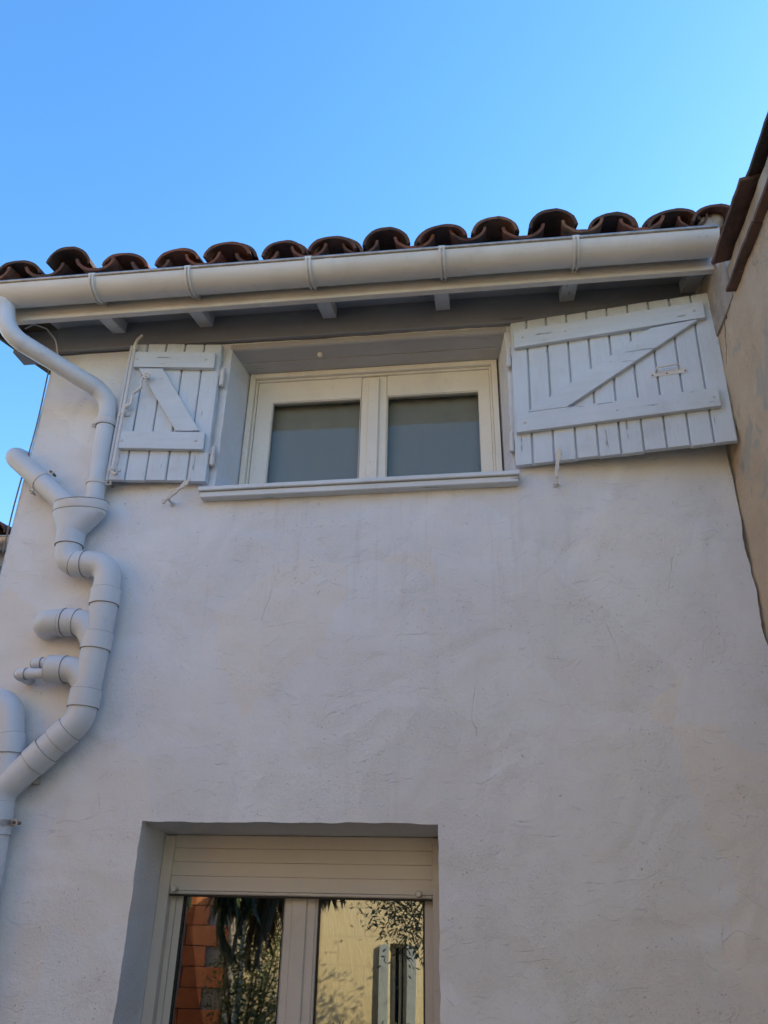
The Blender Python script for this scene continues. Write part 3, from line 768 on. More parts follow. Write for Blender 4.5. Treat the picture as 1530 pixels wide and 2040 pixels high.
j = MB(); j.loft([ell(-1.918, 3.2475, .1365, .069), ell(-1.918, 3.2460, .1373, .0697), ell(-1.918, 3.2445, .1355, .068)], False, False); j.build('joint', M['joint'], hpo, smooth=True)
PW = [(-1.939, -.08, 3.135), (-1.929, -.08, 2.976), (-1.714, -.08, 2.972), (-1.7035, -.08, 2.72), (-1.716, -.08, 2.256), (-2.005, -.08, 1.966), (-1.985, -.08, 1.70), (-1.95, -.08, GZ + .0)]
pw = fillet(PW, [0, .075, .10, .3, .11, .10, .3, 0], 12)
p_ = MB(); p_.tube(pw, RW, 32, cap=True); p_.build('pipe', M['pipe'], wp, smooth=True)
sleeve(pw, (-1.938, -.08, 3.135), (-1.936, -.08, 3.068), RW, 'coupling', wp, M['pipe'])
sleeve(pw, (-1.885, -.08, 2.972), (-1.835, -.08, 2.972), RW, 'coupling', wp, M['pipe'], th=.0026)
sleeve(pw, (-1.706, -.08, 2.842), (-1.703, -.08, 2.768), RW, 'coupling', wp, M['pipe'])
sleeve(pw, (-1.705, -.08, 2.635), (-1.707, -.08, 2.560), RW, 'coupling', wp, M['pipe'])
sleeve(pw, (-1.713, -.08, 2.382), (-1.715, -.08, 2.308), RW, 'coupling', wp, M['pipe'])
sleeve(pw, (-1.752, -.08, 2.214), (-1.800, -.08, 2.166), RW, 'coupling', wp, M['pipe'], th=.003)
sleeve(pw, (-1.838, -.08, 2.128), (-1.888, -.08, 2.080), RW, 'coupling', wp, M['pipe'], th=.0045)
sleeve(pw, (-2.000, -.08, 1.925), (-1.985, -.08, 1.80), RW, 'coupling', wp, M['pipe'], th=.004)
clamp_ring(pw, (-1.984, -.08, 1.845), RW + .004, wp, (-1,), M['zinc'], w=.010)
# upper branch: sweeps out of the stack to the left and turns into the wall
b1 = fillet([(-1.706, -.08, 2.585), (-1.775, -.08, 2.689), (-1.985, -.082, 2.693), (-1.995, .10, 2.693)], [0, .10, .075, 0], 12)
p_ = MB(); p_.tube(b1, RW, 30); bo = p_.build('branch', M['pipe'], wp, smooth=True)
for a, b_, t in (((-1.815, -.08, 2.69), (-1.868, -.08, 2.69), .003), ((-1.873, -.08, 2.69), (-1.885, -.08, 2.69), .0055)):
    s = sleeve(b1, a, b_, RW, 'coupling', bo, M['pipe'], th=t)
# lower branch: short socket with two thin pipes
b2 = fillet([(-1.698, -.08, 2.375), (-1.765, -.08, 2.474), (-1.905, -.08, 2.478)], [0, .10, 0], 12)
p_ = MB(); p_.tube(b2, RW - .003, 30); bo2 = p_.build('branch', M['pipe'], wp, smooth=True)
sleeve(b2, (-1.826, -.08, 2.478), (-1.90, -.08, 2.478), RW - .003, 'coupling', bo2, M['pipe'], th=.004)
for (y, z, xe) in ((-.055, 2.512, -2.000), (-.102, 2.452, -2.035)):
    q = fillet([(-1.90, y, z), (xe, y, z + .001), (xe - .004, .08, z)], [0, .035, 0], 8)
    p_ = MB(); p_.tube(q, .0235, 20); t_ = p_.build('thin_pipe', M['pipe'], bo2, smooth=True)
    sleeve(q, (xe + .002, y, z), (xe + .042, y, z), .0235, 'coupling', wp, M['pipe'], th=.0025)

# second stack at the lower left
w2 = thing('waste_pipe', 'grey white elbow pipe at the left edge joining the slanted drain', 'drain pipe', (-2.0, -.08, 1.9))
q2 = fillet([(-2.42, -.08, 2.335), (-2.052, -.08, 2.338), (-2.012, -.08, 2.16), (-1.998, -.08, 1.95)], [0, .10, .2, 0], 14)
p_ = MB(); p_.tube(q2, RW - .002, 30); p_.build('pipe', M['pipe'], w2, smooth=True)
sleeve(q2, (-2.010, -.08, 2.195), (-2.004, -.08, 2.118), RW - .002, 'coupling', w2, M['pipe'])
wb = MB(); wb.prism([(-1.955, 2.155), (-1.91, 2.185), (-1.895, 2.17), (-1.94, 2.12)], -.05, -.002); wb.prism([(-1.91, 2.035), (-1.885, 2.04), (-1.880, 2.005), (-1.905, 2.002)], -.05, -.002)
wb.build('wall_bracket', M['mortar'], wp, bevel=.003)

# ================================================================== SHUTTERS
def leaf_matrix(o, ex):
    return Matrix.Translation(o) @ Matrix.Rotation(math.atan2(ex[1], ex[0]), 4, 'Z')
def basis(o, ex, ez):
    ex = Vector(ex).normalized(); ez = Vector(ez); ez = (ez - ex * ez.dot(ex)).normalized(); ey = ez.cross(ex)
    return Matrix(((ex.x, ey.x, ez.x, o[0]), (ex.y, ey.y, ez.y, o[1]), (ex.z, ey.z, ez.z, o[2]), (0, 0, 0, 1)))
def board(x0, x1, z0, z1, rndm, parent, mat, tb=.026):
    """tongue and groove board: full width at the back, chamfered face; front face at y=0"""
    m_ = MB(); c = .0045; g_ = .0032; d = rndm.uniform(-.0010, .0010); za = z0 + rndm.uniform(-.004, .002); zb = z1 + rndm.uniform(-.002, .002)
    prof = [(x0, tb), (x0, .017), (x0 + g_, .017), (x0 + g_, c + d), (x0 + g_ + c, d), (x1 - g_ - c, d), (x1 - g_, c + d), (x1 - g_, .017), (x1, .017), (x1, tb)]
    n = len(prof); vs = [(x, y, za) for x, y in prof] + [(x, y, zb) for x, y in prof]
    m_.add(vs, [tuple(range(n)), tuple(range(2 * n - 1, n - 1, -1))] + [(i, i + n, (i + 1) % n + n, (i + 1) % n) for i in range(n)])
    return m_.build('board', mat, parent, local=True)
def plank(pts, y0, y1, parent, mat, name, bev=.003):
    m_ = MB(); m_.prism(pts, y0, y1); return m_.build(name, mat, parent, local=True, bevel=bev, bseg=2)
def dome(x, z, y, r, parent, mat, name='bolt'):
    m_ = MB(); m_.tube([(x, y + .004, z), (x, y - .001, z), (x, y - .0035, z), (x, y - .0048, z)], [r, r, r * .8, r * .3], 12); return m_.build(name, mat, parent, local=True, smooth=True)

# --- large right shutter
RW_, RH_ = .9685, .83
shR = thing('shutter', 'wide white plank shutter right of the upper window with a rising diagonal brace', 'shutter', group='plank shutters of the upper window', mat4=leaf_matrix((.168, -.040, 3.416), (.961, -.120)))
shR['skx'] = .023; shR['skz'] = .0114
U = [0, .086, .187, .290, .392, .493, .595, .696, .798, .900, 1.]
rr = random.Random(5)
for a, b_ in zip(U[:-1], U[1:]): board(a * RW_, b_ * RW_, 0, RH_, rr, shR, M['shutter'])
def uv(W_, H_, *p): return [(u * W_, v * H_) for u, v in p]
plank(uv(RW_, RH_, (.021, .918), (.948, .918), (.947, .802), (.021, .790)), -.026, -.0008, shR, M['batten'], 'batten')
plank(uv(RW_, RH_, (.016, .321), (.947, .321), (.949, .203), (.016, .196)), -.026, -.0008, shR, M['batten'], 'batten')
plank(uv(RW_, RH_, (.690, .7855), (.915, .7975), (.262, .3245), (.072, .3245)), -.0245, -.0008, shR, M['batten'], 'brace')
for u, v in ((.065, .86), (.057, .255), (.922, .262), (.90, .86), (.49, .258), (.28, .852), (.655, .26)): dome(u * RW_, v * RH_, -.026, .0075 if u < .1 or u > .85 else .0045, shR, M['iron'])
hd = MB(); hd.box((.662 * RW_, -.0035, .462 * RH_), (.832 * RW_, -.0008, .500 * RH_)); hd.build('handle_plate', M['iron'], shR, local=True, bevel=.001)
hd = MB(); hd.tube(fillet([(.690 * RW_, .0, .488 * RH_), (.690 * RW_, -.030, .500 * RH_), (.792 * RW_, -.030, .505 * RH_), (.792 * RW_, 0, .490 * RH_)], .012, 5), .0045, 10); hd.build('handle', M['iron'], shR, local=True, smooth=True)
for u in (.672, .738, .822): dome(u * RW_, .474 * RH_, -.0035, .004, shR, M['rust'], 'screw')
def hinge(parent, x, z0, z1, sgn, mat):
    zc_ = (z0 + z1) / 2
    m_ = MB(); m_.tube([(x, .012, zc_ + .002), (x, .012, z1)], .0115, 14); m_.tube([(x, .012, z1), (x, .012, z1 + .004)], [.0115, .006], 14)
    k = m_.build('hinge', mat, parent, local=True, smooth=True)
    m_ = MB(); m_.tube([(x, .012, z0), (x, .012, zc_)], .0135, 14); m_.tube([(x, .012, z0 - .006), (x, .012, z0)], [.007, .0135], 14); m_.box((x - .006, .018, z0 + .008), (x + .006, .075, zc_ - .012)); m_.build('pintle', mat, k, local=True, smooth=True)
    m_ = MB(); m_.box((min(x, x + sgn * .05), .010, zc_ + .008), (max(x, x + sgn * .05), .0145, z1 - .008)); m_.build('hinge_strap', mat, k, local=True)
hinge(shR, -.013, .575, .680, 1, M['iron']); hinge(shR, -.013, .085, .19, 1, M['iron'])
# --- small left shutter (hinged on its right side)
LW_, LH_ = .492, .828
shL = thing('shutter', 'narrow white plank shutter left of the upper window with locking bar and falling diagonal brace', 'shutter', group='plank shutters of the upper window', mat4=leaf_matrix((-1.8085, -.0835, 3.419), (.4905, .040)))
shL['skx'] = -.0115; shL['skz'] = -.020
U = [.0, .172, .3815, .590, .801, 1.]
for a, b_ in zip(U[:-1], U[1:]): board(a * LW_, b_ * LW_, 0, LH_, rr, shL, M['shutter'])
rbt = MB(); rbt.box((-.014, .008, .0), (-.0006, .03, LH_)); rbt.build('rebate_strip', M['shutter'], shL, local=True, bevel=.002)
plank(uv(LW_, LH_, (.076, .917), (.948, .913), (.952, .792), (.076, .798)), -.027, -.0008, shL, M['batten'], 'batten')
plank(uv(LW_, LH_, (.070, .321), (.944, .315), (.947, .196), (.072, .200)), -.027, -.0008, shL, M['batten'], 'batten')
plank(uv(LW_, LH_, (.138, .788), (.399, .788), (.884, .3265), (.636, .3265)), -.0245, -.0008, shL, M['batten'], 'brace')
for u, v in ((.106, .858), (.851, .854), (.098, .253), (.859, .256)): dome(u * LW_, v * LH_, -.027, .0078, shL, M['iron'])
rx = .060 * LW_
rd = MB(); rd.tube(fillet([(rx + .030, -.030, LH_ * 1.045), (rx + .006, -.026, LH_ * 1.012), (rx, -.026, LH_ * .985), (rx, -.026, .028), (rx + .022, -.030, .012), (rx + .03, -.038, .02)], .012, 4), .0082, 12); rod = rd.build('locking_bar', M['iron'], shL, local=True, smooth=True)
for z in (.945 * LH_, .455 * LH_, .062 * LH_):
    gd = MB(); gd.tube([(rx, -.026, z - .014), (rx, -.026, z + .014)], .0122, 14); gd.box((rx - .030, -.006, z - .008), (rx + .030, -.0009, z + .008)); gd.box((rx - .011, -.026, z - .010), (rx + .011, -.004, z + .010)); gd.build('bar_guide', M['iron'], rod, local=True, bevel=0, smooth=True)
hl = MB(); P0 = Vector((.092 * LW_, -.030, .492 * LH_)); P1 = Vector((.265 * LW_, -.058, .706 * LH_))
hp_ = [P0.lerp(P1, k / 8) + Vector((.010 * math.sin(k * 1.6), 0, -.006 * math.sin(k * 1.6))) for k in range(9)]
hl.tube(hp_, [.011, .0075, .0095, .006, .0085, .0095, .006, .008, .010], 10); hl.tube([P0 + Vector((-.01, 0, -.012)), P0, P0 + Vector((.004, 0, .02))], [.004, .013, .007], 10)
hl.tube([(rx, -.026, .505 * LH_), tuple(P0)], .007, 8); hl.build('lever', M['iron'], rod, local=True, smooth=True)
kn = MB(); kc = Vector((.268 * LW_, -.0245, .702 * LH_)); kn.tube([kc, kc + Vector((0, -.022, 0))], .006, 10); kn.tube([kc + Vector((.016 * math.cos(a), -.034, .016 * math.sin(a))) for a in [2 * math.pi * k / 14 for k in range(15)]], .0052, 8); kn.build('lever_hook', M['iron'], shL, local=True, smooth=True)
hinge(shL, LW_ + .016, .690 * LH_, .690 * LH_ + .105, -1, M['iron']); hinge(shL, LW_ + .016, .115 * LH_, .115 * LH_ + .105, -1, M['iron'])

# --- iron shutter dogs under the shutters
def dog(name, label, piv, ang, mat):
    o = thing(name, label, 'shutter dog', piv, group='iron shutter dogs holding the shutters open')
    out = [(-.006, -.078), (.004, -.082), (.010, -.070), (.005, -.058), (.009, -.040), (.007, -.020), (.010, 0), (.007, .018), (.009, .034), (.013, .044), (.010, .056), (.016, .066), (.009, .078), (.004, .094), (-.002, .096), (-.006, .080), (-.013, .070), (-.008, .058), (-.010, .046), (-.006, .034), (-.008, .016), (-.010, 0), (-.007, -.02), (-.008, -.040), (-.004, -.058), (-.014, -.066)]
    m_ = MB(); ca, sa = math.cos(ang), math.sin(ang)
    m_.prism([(x * ca + z * sa, -x * sa + z * ca) for x, z in out], -.005, .005)
    m_.v = [(x, y - .22 * (z + .045) * 1.0, z) for x, y, z in m_.v]
    m_.build('arm', mat, o, local=True, bevel=.0018)
    s_ = MB(); ex_, ez_ = (-.045 * sa), (-.045 * ca)
    s_.tube([(ex_, -.009, ez_), (ex_, .0, ez_), (ex_, -piv[1] - .006, ez_)], [.005, .0065, .0065], 10); s_.tube([(ex_, -piv[1] - .012, ez_), (ex_, -piv[1] - .002, ez_)], [.012, .014], 12); s_.build('pin', mat, o, local=True, smooth=True)
    return o
dog('shutter_dog', 'white iron shutter dog tilted under the narrow left shutter', (-1.455, -.062, 3.338), rad(50), M['iron'])
dog('shutter_dog', 'white iron shutter dog standing upright under the wide right shutter', (.354, -.078, 3.370), rad(8), M['iron'])

# ================================================================== CABLES
cb = MB(); cb.tube([(-2.318 + .004 * math.sin(z * 7), -.006 + .003 * math.cos(z * 5), z) for z in [4.28 - .04 * k for k in range(31)]], .0038, 8)
o = cb.build('cable', M['cable'], None, smooth=True); tag(o, 'thin brown cable running down the left corner of the house', 'cable')
cb = MB(); cb.tube(fillet([(-2.46, -.10, 4.395), (-2.40, -.12, 4.405), (-2.315, -.12, 4.365), (-2.25, -.11, 4.29), (-2.262, -.04, 4.225), (-2.28, -.006, 4.20)], .05, 6), .004, 8)
o = cb.build('cable', M['gutter'], None, smooth=True); tag(o, 'pale cable loop hanging under the eaves at the left corner', 'cable')

# ================================================================== RIGHT NEIGHBOUR
nh = thing('neighbour_house', 'ochre rendered house at the right edge with dark flat eaves tiles', 'house', (1.14, -1.2, GZ))
NX = 1.140
m_ = MB(); ys = [-1.9 + .014 * k for k in range(151)]; zz = [GZ + .014 * k for k in range(306)]
for y in ys:
    for z in zz:
        p = Vector((3, y, z)); d = .010 * noise.noise(p * 1.4) + .006 * noise.noise(p * 4) + .004 * noise.noise(p * 11) + .0035 * noise.noise(p * 26) + .0035 * max(-1, min(1, 2.5 * noise.noise(p * 6 + Vector((2, 2, 2)))))
        m_.v.append((NX - d, y, min(z, 4.122)))
nz_ = len(zz)
for i in range(len(ys) - 1):
    for k in range(nz_ - 1):
        a = i * nz_ + k; m_.f.append((a, a + nz_, a + nz_ + 1, a + 1))
m_.add([(NX, -1.9, GZ), (6.0, -1.9, GZ), (6.0, -1.9, 4.12), (NX, -1.9, 4.12)], [(0, 1, 2, 3)])
m_.add([(6.0, -1.9, GZ), (6.0, .21, GZ), (6.0, .21, 4.12), (6.0, -1.9, 4.12)], [(0, 1, 2, 3)])
m_.add([(NX, .20, GZ), (6.0, .20, GZ), (6.0, .20, 4.12), (NX, .20, 4.12)], [(0, 3, 2, 1)])
m_.build('wall', M['plaster'], nh, smooth=True)
pe = MB(); rings = []
for k in range(18):
    y = -.44 + k * .09; w = .006 * noise.noise(Vector((y * 9, 4, 0)))
    rings.append([(1.129 + w, y, 3.99), (1.127 - w, y, 4.15), (1.130 + w, y, 4.40 if y > -.27 else 4.235 + w), (1.32, y, 4.40 if y > -.27 else 4.235), (1.32, y, 3.99)])
pe.loft(rings); pe.build('party_wall_end', M['mortar'], nh, smooth=True, ang=40)
bd = MB(); rings = []
for k in range(40):
    y = -.475 - k * .0360; w = .006 * noise.noise(Vector((y * 9, 2, 0))) + .004 * noise.noise(Vector((y * 27, 2, 0)))
    rings.append([(1.119 + w, y, 4.002), (1.117 + w, y, 4.05), (1.120 + w, y, 4.117), (1.16, y, 4.117), (1.16, y, 4.002)])
bd.loft(rings); bd.build('mortar_band', M['band'], nh, smooth=True, ang=50)
rr = random.Random(11)
y = -.470
while y > -1.9:
    L = rr.uniform(.36, .42); t = MB(); w = rr.uniform(-.006, .006)
    pts = [(1.093 + w, y), (1.16, y), (1.16, y - L), (1.093 + w + rr.uniform(-.004, .004), y - L)]
    z = 3.984 + .0 + rr.uniform(-.002, .002)
    n_ = 9; fr = [(1.093 + w + .006 * noise.noise(Vector((y * 3 + q, 5, 0)) * 3), y - L * q / n_) for q in range(n_ + 1)]
    poly = fr + [(1.16, y - L), (1.16, y)]
    vs = [(a, b_, z) for a, b_ in poly] + [(a, b_, z + .018) for a, b_ in poly]; n2 = len(poly)
    t.add(vs, [tuple(range(n2)), tuple(range(2 * n2 - 1, n2 - 1, -1))] + [(i, (i + 1) % n2, (i + 1) % n2 + n2, i + n2) for i in range(n2)])
    t.build('course_tile', M['nbtile'], nh, bevel=.002)
    y -= L + .006
for (x0, ya, yb, z) in ((1.050, -.495, -.945, 4.121), (1.080, -.915, -1.375, 4.143), (1.060, -1.36, -1.82, 4.122)):
    t = MB(); n_ = 9
    fr = [(x0 + .006 * noise.noise(Vector((ya + q * .9, 8, z * 9))), ya + (yb - ya) * q / n_) for q in range(n_ + 1)]
    poly = fr + [(1.62, yb), (1.62, ya)]; n2 = len(poly); rise = lambda a: .0 if a < 1.2 else (a - 1.2) * .3
    vs = [(a, b_, z + rise(a)) for a, b_ in poly] + [(a, b_, z + .020 + rise(a)) for a, b_ in poly]
    t.add(vs, [tuple(range(n2)), tuple(range(2 * n2 - 1, n2 - 1, -1))] + [(i, (i + 1) % n2, (i + 1) % n2 + n2, i + n2) for i in range(n2)])
    t.build('eaves_tile', M['nbtile'], nh, bevel=.002)
rf = MB(); rf.hexa([(1.22, .20, 4.145), (3.6, .20, 4.85), (3.6, -1.92, 4.85), (1.22, -1.92, 4.145), (1.22, .20, 4.17), (3.6, .20, 4.88), (3.6, -1.92, 4.88), (1.22, -1.92, 4.17)])
rf.hexa([(3.602, .20, 4.85), (6.1, .20, 4.13), (6.1, -1.92, 4.13), (3.602, -1.92, 4.85), (3.602, .20, 4.88), (6.1, .20, 4.16), (6.1, -1.92, 4.16), (3.602, -1.92, 4.88)])
rf.build('roof', M['nbtile'], nh)
gb = MB(); gb.add([(NX, -1.88, 4.12), (6.0, -1.88, 4.12), (3.6, -1.88, 4.84)], [(0, 1, 2)]); gb.add([(NX, .18, 4.12), (6.0, .18, 4.12), (3.6, .18, 4.84)], [(0, 1, 2)]); gb.build('gable', M['plaster'], nh)

# ================================================================== LOW LEFT NEIGHBOUR
lh = thing('annex', 'low tiled house half hidden behind the left corner', 'house', (-4.6, 1.2, GZ))
w_ = MB(); w_.box((-7.0, 1.25, GZ), (XL - .004, 5.0, 3.60)); w_.build('wall', M['facade'], lh)
f = MB(); f.box((-7.0, 1.07, 3.48), (XL - .004, 1.095, 3.60)); f.build('fascia', M['eaves'], lh, bevel=.003)
def half2(x, r, n=14): return [(x, 1.0 - r * math.cos(math.pi * k / n), 3.624 - r * math.sin(math.pi * k / n)) for k in range(n + 1)]
g2 = MB(); g2.loft([half2(-7.0, .066) + half2(-7.0, .064)[::-1], half2(XL - .006, .066) + half2(XL - .006, .064)[::-1]]); go = g2.build('gutter', M['zinc'], lh, smooth=True)
g2 = MB(); g2.tube([(-7.0, .934, 3.626), (XL - .006, .934, 3.626)], .007, 10); g2.build('rim_bead', M['zinc'], go, smooth=True)
d2 = MB(); d2.prismX([(1.04, 3.615), (1.04, 3.635), (3.2, 4.10), (5.2, 3.65), (5.2, 3.61), (3.2, 4.06)], -7.0, XL - .006); d2.build('roof_deck', M['tile2'], lh)
for k in range(16):
    x = -2.44 - .285 * k
    put_tile(covers[k % 2], x - .14, .965, 3.652, rad(rnd.uniform(-3, 3)), 0, 'cover_tile', lh, math.atan(.21))
    put_tile(chans[k % 2], x, .95, 3.70, 0, 0, 'channel_tile', lh, math.atan(.21))

# ================================================================== ACROSS THE COURTYARD (seen mirrored in the lower window)
yh = thing('stone_house', 'sunlit yellow limestone house across the courtyard mirrored in the lower window', 'house', (0, -6.6, GZ))
w_ = MB(); hx0, hx1, hz0, hz1 = -1.26, -1.06, .18, 1.13
YX0, YX1, YZ = -3.0, 2.6, 6.0
for (a, b_) in (((YX0, GZ), (hx0, YZ)), ((hx1, GZ), (YX1, YZ)), ((hx0, hz1), (hx1, YZ)), ((hx0, GZ), (hx1, hz0))):
    w_.add([(a[0], -6.5, a[1]), (b_[0], -6.5, a[1]), (b_[0], -6.5, b_[1]), (a[0], -6.5, b_[1])], [(0, 1, 2, 3)])
w_.add([(hx0, -6.5, hz0), (hx0, -6.7, hz0), (hx0, -6.7, hz1), (hx0, -6.5, hz1)], [(0, 1, 2, 3)]); w_.add([(hx1, -6.5, hz0), (hx1, -6.7, hz0), (hx1, -6.7, hz1), (hx1, -6.5, hz1)], [(0, 1, 2, 3)]); w_.add([(hx0, -6.5, hz1), (hx0, -6.7, hz1), (hx1, -6.7, hz1), (hx1, -6.5, hz1)], [(0, 1, 2, 3)])
for (a, b_) in (((YX0, -6.5), (YX0, -11)), ((YX1, -6.5), (YX1, -11)), ((YX0, -11), (YX1, -11))): w_.add([(a[0], a[1], GZ), (b_[0], b_[1], GZ), (b_[0], b_[1], YZ), (a[0], a[1], YZ)], [(0, 1, 2, 3)])
w_.build('wall', M['stone'], yh)
sl = MB(); sl.box((hx0 - .06, -6.6, hz0 - .08), (hx1 + .06, -6.44, hz0)); sl.build('window_sill', M['stone'], yh, bevel=.005)
wf = MB(); frame_ring(wf, hx0 + .002, hx1 - .002, hz0 + .002, hz1 - .002, .05, -6.68, -6.64); wf.box((-1.165, -6.678, hz0 + .05), (-1.135, -6.642, hz1 - .05)); wo = wf.build('window', M['greyblue'], yh, bevel=.003)
pn = MB(); pn.box((hx0, -6.665, hz0), (hx1, -6.661, hz1)); pn.build('pane', M['glass'], wo); bk = MB(); bk.box((hx0, -6.9, hz0), (hx1, -6.72, hz1)); bk.build('dark_room', M['dark'], wo)
sh = MB(); sh.box((hx0 - .115, -6.485, hz0 + .01), (hx0 - .005, -6.45, hz1 - .01), Matrix.Identity(4)); so = sh.build('window_shutter', M['greyblue'], yh, bevel=.003)
sh = MB(); sh.box((hx1 + .005, -6.485, hz0 + .01), (hx1 + .115, -6.45, hz1 - .01)); sh.build('window_shutter', M['greyblue'], yh, bevel=.003)
rf = MB(); rf.prismX([(-6.3, 5.98), (-6.3, 6.06), (-8.75, 6.8), (-11.2, 6.06), (-11.2, 5.98), (-8.75, 6.72)], YX0 - .1, YX1 + .1); rf.build('roof', M['tile'], yh)

bw = thing('clay_block_wall', 'orange hollow clay block outbuilding beside the yellow house mirrored at left', 'outbuilding', (-5.6, -6.1, GZ))
core = MB(); core.box((-8.2, -6.45, GZ), (-3.05, -6.005, 4.18)); core.build('mortar_core', M['mortar'], bw)
bme = MB(); bme.box((-.243, -.012, -.098), (.243, .012, .098)); bme = bme.mesh('block', M['block'], bevel=.004)
for r_ in range(21):
    for c in range(10):
        x = -3.30 - c * .50 - (.25 if r_ % 2 else 0)
        if x < -7.95: continue
        o = bpy.data.objects.new('block', bme); COL.objects.link(o); o.parent = bw
        o.location = (x + 5.6, -5.993 + rnd.uniform(-.004, .004) + 6.1, GZ + .105 + r_ * .205 - GZ); o.rotation_euler = (0, rad(rnd.uniform(-.4, .4)), 0)
cp = MB(); cp.box((-8.25, -6.5, 4.182), (-3.0, -5.95, 4.25)); cp.build('coping', M['tile'], bw, bevel=.005)

oh = thing('ochre_house', 'sunlit ochre house along the left side of the courtyard', 'house', (-7.0, -3.2, GZ))
w_ = MB(); w_.box((-9.0, -5.7, GZ), (-5.0, -.9, 5.6)); w_.build('wall', M['ochre'], oh)
rf = MB(); rf.prism([(-4.75, 5.6), (-4.75, 5.66), (-7.0, 6.3), (-9.25, 5.66), (-9.25, 5.6), (-7.0, 6.24)], -5.9, -.7); rf.build('roof', M['tile'], oh)
for ya in (-4.6, -2.6):
    wf = MB(); M9 = Matrix.Translation((-4.985, ya, 0)) ; wf.box((-.03, 0, 1.0), (.03, .8, 2.1), M9); wf.build('window_shutter', M['greyblue'], oh, bevel=.004)

def leafcloud(name, mat, parent, c, rx, ry, rz, n, ll, lw, seed, droop=.3, kind=None):
    r_ = random.Random(seed); m_ = MB()
    for _ in range(n):
        while True:
            p = Vector((r_.uniform(-1, 1), r_.uniform(-1, 1), r_.uniform(-1, 1)))
            if p.length < 1 and noise.noise(p * 2.1 + Vector((seed, 0, 0))) > -.22: break
        q = Vector((c[0] + p.x * rx, c[1] + p.y * ry, c[2] + p.z * rz))
        d = Vector((r_.uniform(-1, 1), r_.uniform(-1, 1), r_.uniform(-1, .6) - droop)).normalized(); s_ = d.cross(Vector((r_.uniform(-1, 1), r_.uniform(-1, 1), r_.uniform(-1, 1)))).normalized()
        L = ll * r_.uniform(.6, 1.3); w = lw * r_.uniform(.7, 1.2)
        m_.add([q, q + d * L * .5 + s_ * w, q + d * L, q + d * L * .5 - s_ * w], [(0, 1, 2, 3)])
    o = m_.build(name, mat, parent)
    if kind: o['kind'] = kind
    return o
def limb(m_, a, b_, r0, r1, n=6, wob=.05, seed=0):
    a = Vector(a); b_ = Vector(b_)
    pts = [a.lerp(b_, k / n) + Vector((noise.noise(Vector((k * .7, seed, 0))), noise.noise(Vector((k * .7, seed, 5))), 0)) * wob * (k > 0) for k in range(n + 1)]
    m_.tube(pts, [r0 + (r1 - r0) * k / n for k in range(n + 1)], 9); return pts

# palm
pt = thing('palm_tree', 'dark palm with hanging dry fronds mirrored in the lower window', 'palm', (-1.93, -4.75, GZ))
t = MB(); limb(t, (-1.93, -4.75, GZ), (-1.93, -4.75, 2.30), .14, .11, 10, .04, 3); t.build('trunk', M['trunk'], pt, smooth=True)
def frond(parent, base, az, el, L, droop, mat, seed, nl=34, ll=.34):
    r_ = random.Random(seed); m_ = MB(); pts = []; p = Vector(base); e = el
    for k in range(13):
        pts.append(p.copy()); d = Vector((math.cos(az) * math.cos(e), math.sin(az) * math.cos(e), math.sin(e))); p = p + d * (L / 12); e -= droop / 12 * (1 + .08 * k)
    m_.tube(pts, [.014 - .001 * k for k in range(13)], 6)
    for i in range(nl):
        q = .12 + .88 * i / nl; f_ = q * 12; k = min(11, int(f_)); c = pts[k].lerp(pts[k + 1], f_ - k); t_ = (pts[k + 1] - pts[k]).normalized()
        sd = t_.cross(Vector((0, 0, 1)));
        if sd.length < .05: sd = Vector((1, 0, 0))
        sd.normalize()
        for s_ in (-1, 1):
            d = (t_ * .75 + sd * s_ * .75 + Vector((0, 0, -.55 + r_.uniform(-.2, .1)))).normalized(); l_ = ll * (1 - .5 * abs(q - .4)) * r_.uniform(.8, 1.15); w = sd.cross(d).normalized() * .017
            m_.add([c - w, c + w, c + d * l_ * .6 + w * .8, c + d * l_, c + d * l_ * .6 - w * .8], [(0, 1, 2, 3, 4)])
    return m_.build('frond', mat, parent)
for k in range(22): frond(pt, (-1.93, -4.75, 2.30), k * 2.399, rad(55 - 3.6 * k), .70 + 1.05 * max(0, -math.cos(k * 2.399)), rad(95), M['palm'], k)
for k in range(16): frond(pt, (-1.93 + .05 * math.cos(k), -4.75 + .05 * math.sin(k), 2.15 - .03 * (k % 4)), k * 2.399 + .4, rad(-28 - 4 * (k % 5)), .60 + .65 * max(0, -math.cos(k * 2.399 + .4)), rad(40), M['deadpalm'], 50 + k, 26, .30)
for k in range(14): frond(pt, (-1.98, -4.75 + .04 * math.sin(k), 2.20 + .02 * (k % 5)), math.pi + .16 * (k - 6.5), rad(10 - 4 * (k % 6)), 1.15 + .05 * (k % 4), rad(80), M['palm'], 90 + k, 34, .34)
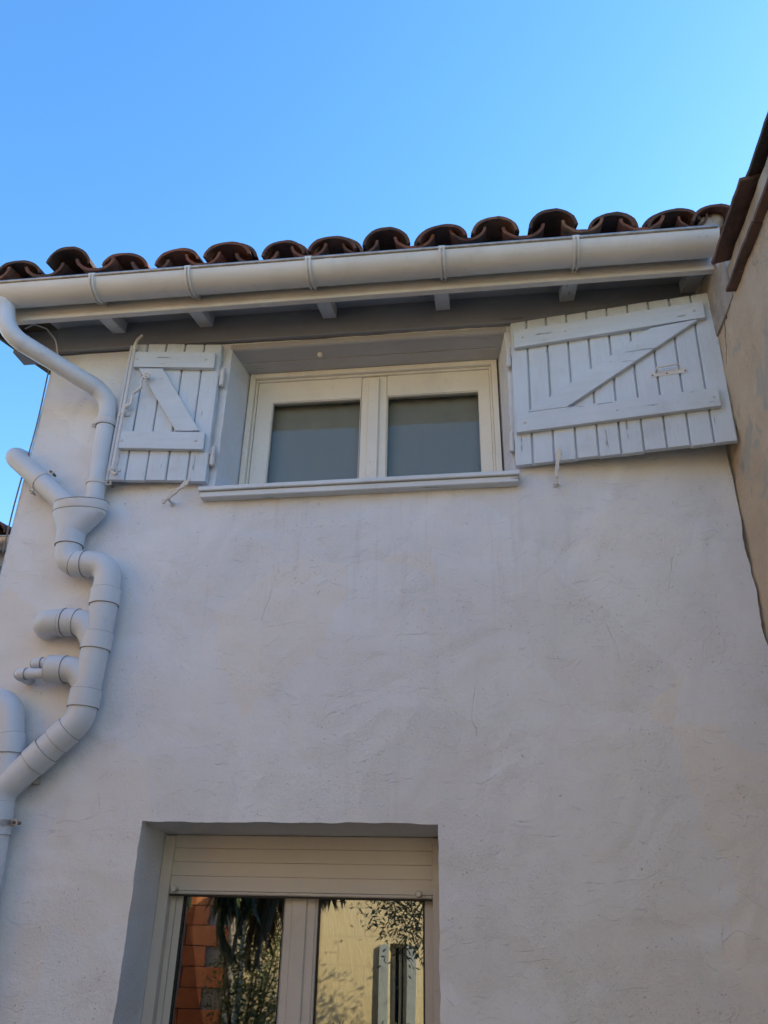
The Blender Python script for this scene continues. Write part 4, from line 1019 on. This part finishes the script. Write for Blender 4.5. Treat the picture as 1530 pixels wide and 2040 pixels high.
# olive
ol = thing('olive_tree', 'olive branches hanging at the right of the lower window reflection', 'olive tree', (-.25, -4.5, GZ))
t = MB(); limb(t, (-.25, -4.6, GZ), (-.25, -4.5, 1.35), .10, .08, 8, .06, 9)
tips = []
for k in range(9):
    a = k * 2.399; p = limb(t, (-.25, -4.5, 1.3 + .03 * k), (-.25 + math.cos(a) * .55, -4.5 + math.sin(a) * .45, 2.0 + .12 * (k % 4)), .04, .015, 6, .1, k); tips.append(p[-1])
    for j in range(3):
        q = p[-1 - j]; a2 = a + (j - 1) * .8; e = limb(t, q, q + Vector((math.cos(a2) * .35, math.sin(a2) * .3, -.28 - .1 * j)), .012, .004, 5, .06, k + j * 11); tips.append(e[-1])
t.build('trunk', M['trunk'], ol, smooth=True)
cr_ = MB(); r_ = random.Random(4)
for p in tips:
    leaf_n = 210
    for _ in range(leaf_n):
        q = p + Vector((r_.gauss(0, .15), r_.gauss(0, .15), r_.gauss(-.02, .15))); d = Vector((r_.uniform(-1, 1), r_.uniform(-1, 1), r_.uniform(-1.2, .5))).normalized(); s_ = d.cross(Vector((r_.uniform(-1, 1), r_.uniform(-1, 1), r_.uniform(-1, 1)))).normalized(); L = r_.uniform(.05, .085)
        cr_.add([q, q + d * L * .5 + s_ * .008, q + d * L, q + d * L * .5 - s_ * .008], [(0, 1, 2, 3)])
cr_.build('crown', M['olive'], ol)
# shrub in the sun before the yellow house
sb = thing('shrub', 'sunlit grey green shrub mirrored in the left lower pane', 'shrub', (-2.75, -5.75, GZ))
t = MB()
for k in range(7): limb(t, (-2.75, -5.75, GZ), (-2.75 + .35 * math.cos(k), -5.75 + .2 * math.sin(k * 2), 1.0 + .05 * k), .02, .006, 6, .06, k)
t.build('stem', M['trunk'], sb, smooth=True)
leafcloud('foliage', M['shrub'], sb, (-2.72, -5.72, .72), .48, .22, .74, 3600, .055, .011, 3, .1)
gt = thing('unseen_tree', 'broad dark tree added out of view beyond the far right of the courtyard', 'tree', (4.2, -8.0, GZ))  # added out of view; dark greenery here keeps the facade's right side bluer
t = MB(); limb(t, (4.2, -8.0, GZ), (4.2, -8.0, 2.6), .22, .14, 8, .08, 5)
for k in range(6): limb(t, (4.2, -8.0, 1.9 + .1 * k), (4.2 + 1.2 * math.cos(k * 1.9), -8.0 + 1.0 * math.sin(k * 1.9), 3.4 + .2 * (k % 3)), .09, .03, 6, .12, k + 30)
t.build('trunk', M['trunk'], gt, smooth=True)
leafcloud('crown', M['hedge'], gt, (4.2, -8.0, 3.6), 2.3, 1.6, 1.8, 9000, .16, .04, 33, .1)
# dark hedge along the foot of the yellow house
hg = thing('hedge', 'low dark clipped hedge along the foot of the yellow house', 'hedge', (0, -6.1, GZ))
leafcloud('foliage', M['hedge'], hg, (-.6, -6.12, .10), 2.6, .22, .30, 9000, .06, .018, 8, .1)
t = MB()
for k in range(12): limb(t, (-2.6 + .4 * k, -6.12, GZ), (-2.55 + .4 * k, -6.12, .25), .015, .006, 4, .03, k)
t.build('stem', M['trunk'], hg)
for o in scn.objects:
    if '_ref' in o: del o['_ref']
